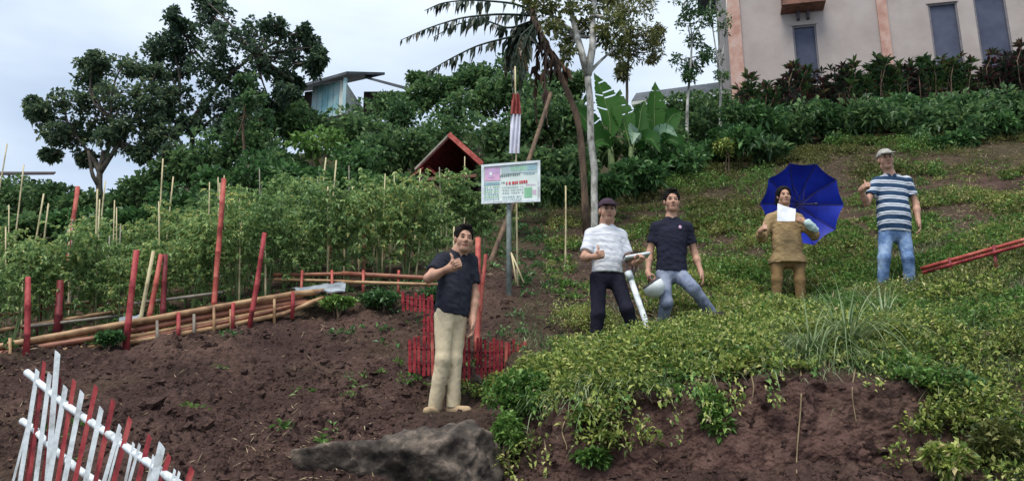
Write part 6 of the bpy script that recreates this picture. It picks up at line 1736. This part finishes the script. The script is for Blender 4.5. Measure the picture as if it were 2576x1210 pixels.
# 5 man in striped polo with cap
TO = {'L': nrm((-0.7, -0.7, 0)), 'R': nrm((0.3, -0.9, 0))}
navy_stripe = stripe_mat('navy_stripe', [(0, (0.022, 0.05, 0.10)), (0.56, (0.52, 0.55, 0.60)), (0.72, (0.022, 0.05, 0.10)), (0.80, (0.52, 0.55, 0.60))], 0.108, (0.06, 0.05, 1))
jeans2 = surf_mat('blue_jeans', (0.035, 0.075, 0.17), (0.12, 0.2, 0.36), 4, 0.9, 0.3, bscale=200, c3=(0.28, 0.38, 0.52))
P5 = person('man in navy and white striped polo, jeans and cap raising his thumb', 10.7,
  dict(head=(2228, 402, -0.02), neck=(2240, 446), shL=(2206, 464, 0), shR=(2282, 462, 0.02), elL=(2180, 512, -0.08), wrL=(2166, 478, -0.22), elR=(2304, 514, 0.03), wrR=(2310, 556, -0.06),
       hipL=(2229, 590, 0), hipR=(2272, 590, 0), knL=(2224, 650, -0.06), knR=(2284, 650, -0.06), ankL=(2221, 712, 0), ankR=(2290, 714, 0)),
  (-0.15, -1, 0.0), (-0.1, -1, 0), skinB, navy_stripe, jeans2, cloth_mat('brown_sandal', (0.2, 0.12, 0.07)),
  dict(L=dict(dir=(0.35, -0.8, 0.35), palm=(1, 0.3, 0), thumb=(0.15, 0.2, 1), pose='thumb', s=1.05), R=dict(dir=(0.0, -0.15, -1), palm=(-0.6, 0.2, 0), thumb=(-0.1, -0.9, 0), pose='relax')),
  hair='cap', cap=surf_mat('grey_cap', (0.22, 0.2, 0.18), (0.42, 0.4, 0.36), 20, 0.9, 0.3), belly=0.035, hem=0.02, hs=1.14, sleeve=0.62, tw=1.0, collar=cloth_mat('stripe_collar', (0.03, 0.05, 0.09)))
# undershirt and chest badge of the navy polo
r3, W3, X3 = P3
V, F = sdf_mesh([p_ell(W3['neck'] - UP * 0.035 + X3['ch'] * 0.062, None, (0.026, 0.010, 0.036))], 0.006, 0.01); part('undershirt', V, F, M['white_paint'], r3, True)
V, F = sdf_mesh([p_ell(at(1728, 569 + 36, 10.2) * 0 + X3['S'](0.80) + X3['right'] * 0.085 + X3['ch'] * 0.112, None, (0.020, 0.006, 0.024))], 0.005, 0.01); part('badge', V, F, M['sign_pink'], r3, True)
# belts
def belt(P, d_, rad):
    r, W, X = P
    c = X['S'](0.10); a = np.linspace(0, 2 * math.pi, 28)
    pts = c + np.cos(a)[:, None] * X['right'] * rad[0] + np.sin(a)[:, None] * X['ch'] * rad[1]
    part('belt', *tube(pts, 0.018, 6, False), M['belt'], r, True)
M['belt'] = plain('belt', (0.02, 0.018, 0.016), 0.4)
r2, W2, X2 = P2

# ------------------------------------------------------------------ what they hold
def umbrella():
    d = 11.45
    C = at(2012, 514, d); ax = nrm(at(2010, 535, 11.0) - at(2014, 508, d)); ax = nrm(np.array([0.05, -1.0, -0.30]))   # shaft runs from the crown towards the hand
    R = 0.575; sag = 0.20
    s, t, _ = frame(ax)
    apex = C - ax * sag * 0.6
    root = empty('umbrella', C); tag(root, 'open bright blue umbrella held behind the woman in khaki', 'umbrella')
    M['blue_cloth'] = surf_mat('blue_cloth', (0.004, 0.012, 0.28), (0.008, 0.03, 0.42), 3, 0.55, 0.1, spec=0.3)
    n = 10
    def pt(f, a):
        r = R * f
        return apex + ax * sag * f ** 1.8 + (math.cos(a) * s + math.sin(a) * t) * r
    for k in range(n):
        a0, a1 = 2 * math.pi * k / n, 2 * math.pi * (k + 1) / n
        V, F = [], []
        fs, gs = np.linspace(0.01, 1, 9), np.linspace(0, 1, 7)
        for f in fs:
            p0, p1 = pt(f, a0), pt(f, a1)
            for g in gs:
                sc = math.sin(math.pi * g)
                V.append(p0 * (1 - g) + p1 * g + (C - (p0 + p1) / 2) * (0.05 * sc * f * (f > 0.9)) + ax * 0.02 * sc * f)
        m = len(gs)
        F = [(i * m + j, i * m + j + 1, (i + 1) * m + j + 1, (i + 1) * m + j) for i in range(len(fs) - 1) for j in range(m - 1)]
        V = np.array(V); F = np.array(F)
        part('canopy_panel', np.concatenate([V, V - ax * 0.003]), np.concatenate([F, F[:, ::-1] + len(V)]), M['blue_cloth'], root, True)
        rb = [pt(f, a0) + ax * 0.008 for f in np.linspace(0.02, 1.02, 9)]
        part('rib', *tube(rb, 0.0035, 5), M['frame_dark'], root, True)
        part('stretcher', *tube([apex + ax * 0.22, pt(0.5, a0) + ax * 0.008], 0.0028, 5), M['frame_dark'], root, True)
    end = P4[1]['wrL'] + np.array([0.10, 0.05, 0.02])
    e2 = apex + ax * 0.62
    part('shaft', *tube([apex - ax * 0.05, e2], 0.006, 7), M['frame_dark'], root, True)
    part('handle', *tube([e2, e2 + ax * 0.09], 0.012, 8), M['frame_dark'], root, True)
umbrella()
M['paper'] = plain('paper', (0.74, 0.75, 0.82), 0.8)
def paper():
    d = 10.68
    q = [at(1956, 512, d + 0.03), at(2002, 526, d - 0.02), at(2000, 556, d - 0.03), at(1955, 556, d)]
    n = 8
    V = np.array([[(q[0] * (1 - a) + q[1] * a) * (1 - b) + (q[3] * (1 - a) + q[2] * a) * b + np.array([0, 0.012 * math.sin(a * 3.1), 0]) for b in np.linspace(0, 1, n)] for a in np.linspace(0, 1, n)]).reshape(-1, 3)
    F = np.array([(i * n + j, i * n + j + 1, (i + 1) * n + j + 1, (i + 1) * n + j) for i in range(n - 1) for j in range(n - 1)])
    solo('paper_sheet', np.concatenate([V, V + [0, 0.004, 0]]), np.concatenate([F, F[:, ::-1] + len(V)]), M['paper'], 'white paper sheet held up by the woman in khaki', 'paper')
paper()
V, F = sdf_mesh([p_cone(at(2042, 572, 10.72), at(2032, 560, 10.70), 0.05, 0.045), p_cone(at(2036, 566, 10.70), at(2052, 578, 10.74), 0.045, 0.04)], 0.008, 0.03, wrinkle=lambda P: vnoise(P * 30, 2) * 0.006)
solo('cloth_bundle', V, F, plain('pale_cloth', (0.42, 0.55, 0.55), 0.9), 'pale bluish cloth over the forearm of the woman in khaki', 'cloth', None, True)
M['helmet_white'] = surf_mat('helmet_white', (0.55, 0.60, 0.60), (0.68, 0.72, 0.72), 4, 0.3, 0.05, spec=0.5)
def helmet():
    d = 10.0
    c = at(1645, 722, d)
    root = empty('helmet', c); tag(root, 'white motorcycle helmet held low by the man in navy polo', 'helmet')
    up = nrm((-0.55, -0.1, 0.85))                                # the opening faces up to the hand
    s, t, _ = frame(up); Rm = np.array([s, t, up])
    sh = [p_ell(c, Rm, (0.135, 0.125, 0.125), clip=[(c + up * 0.055, up)]), neg(p_ell(c + up * 0.03, Rm, (0.115, 0.105, 0.105), k=0.01))]
    part('shell', *sdf_mesh(sh, 0.008, 0.01), M['helmet_white'], root, True)
    a = np.linspace(0, 2 * math.pi, 30)
    part('rim', *tube(c + up * 0.055 + np.cos(a)[:, None] * s * 0.118 + np.sin(a)[:, None] * t * 0.110, 0.011, 7, False), M['frame_dark'], root, True)
    part('padding', *sdf_mesh([p_ell(c + up * 0.01, Rm, (0.112, 0.102, 0.09), clip=[(c + up * 0.03, up)])], 0.01, 0.01), M['dark_timber'], root, True)
    b = [c + up * 0.05 + s * 0.11, at(1633, 694, 10.02), c + up * 0.05 - s * 0.11]
    part('strap', *tube(b, 0.007, 5), M['frame_dark'], root, True)
helmet()
def white_pole():
    d = 9.05
    top = at(1586, 700, d); bot = at(1637, 845, d - 0.05)
    g = on_ground(1640, d - 0.05)
    root = empty('white_post', bot); tag(root, 'white painted pole with a flat white board on its dark bracket between two men', 'pole')
    ext = bot + (bot - top) * 0.25
    part('pole', *tube([ext, bot, top], [0.03, 0.03, 0.03], 10), M['white_paint'], root, True)
    part('collar', *tube([top + (bot - top) * 0.02, top - (bot - top) * 0.12], 0.04, 9), M['white_paint'], root, True)
    a = at(1570, 652, d); b = at(1633, 641, d)
    dv = nrm(b - a); up = nrm(np.cross(dv, [0, 1.0, 0.0])); up = up if up[2] > 0 else -up
    yv = np.cross(up, dv)
    bd = sdf_mesh([p_box((a + b) / 2, np.array([dv, yv, up]), (np.linalg.norm(b - a) / 2, 0.10, 0.016), 0.012)], 0.008, 0.01)
    part('board', *bd, M['white_paint'], root, True)
    for X0, X1 in ((1574, 1584), (1592, 1588), (1606, 1590)):
        part('bracket', *tube([at(X0, 655, d), at(X1, 706, d)], 0.008, 6), M['frame_dark'], root, True)
white_pole()
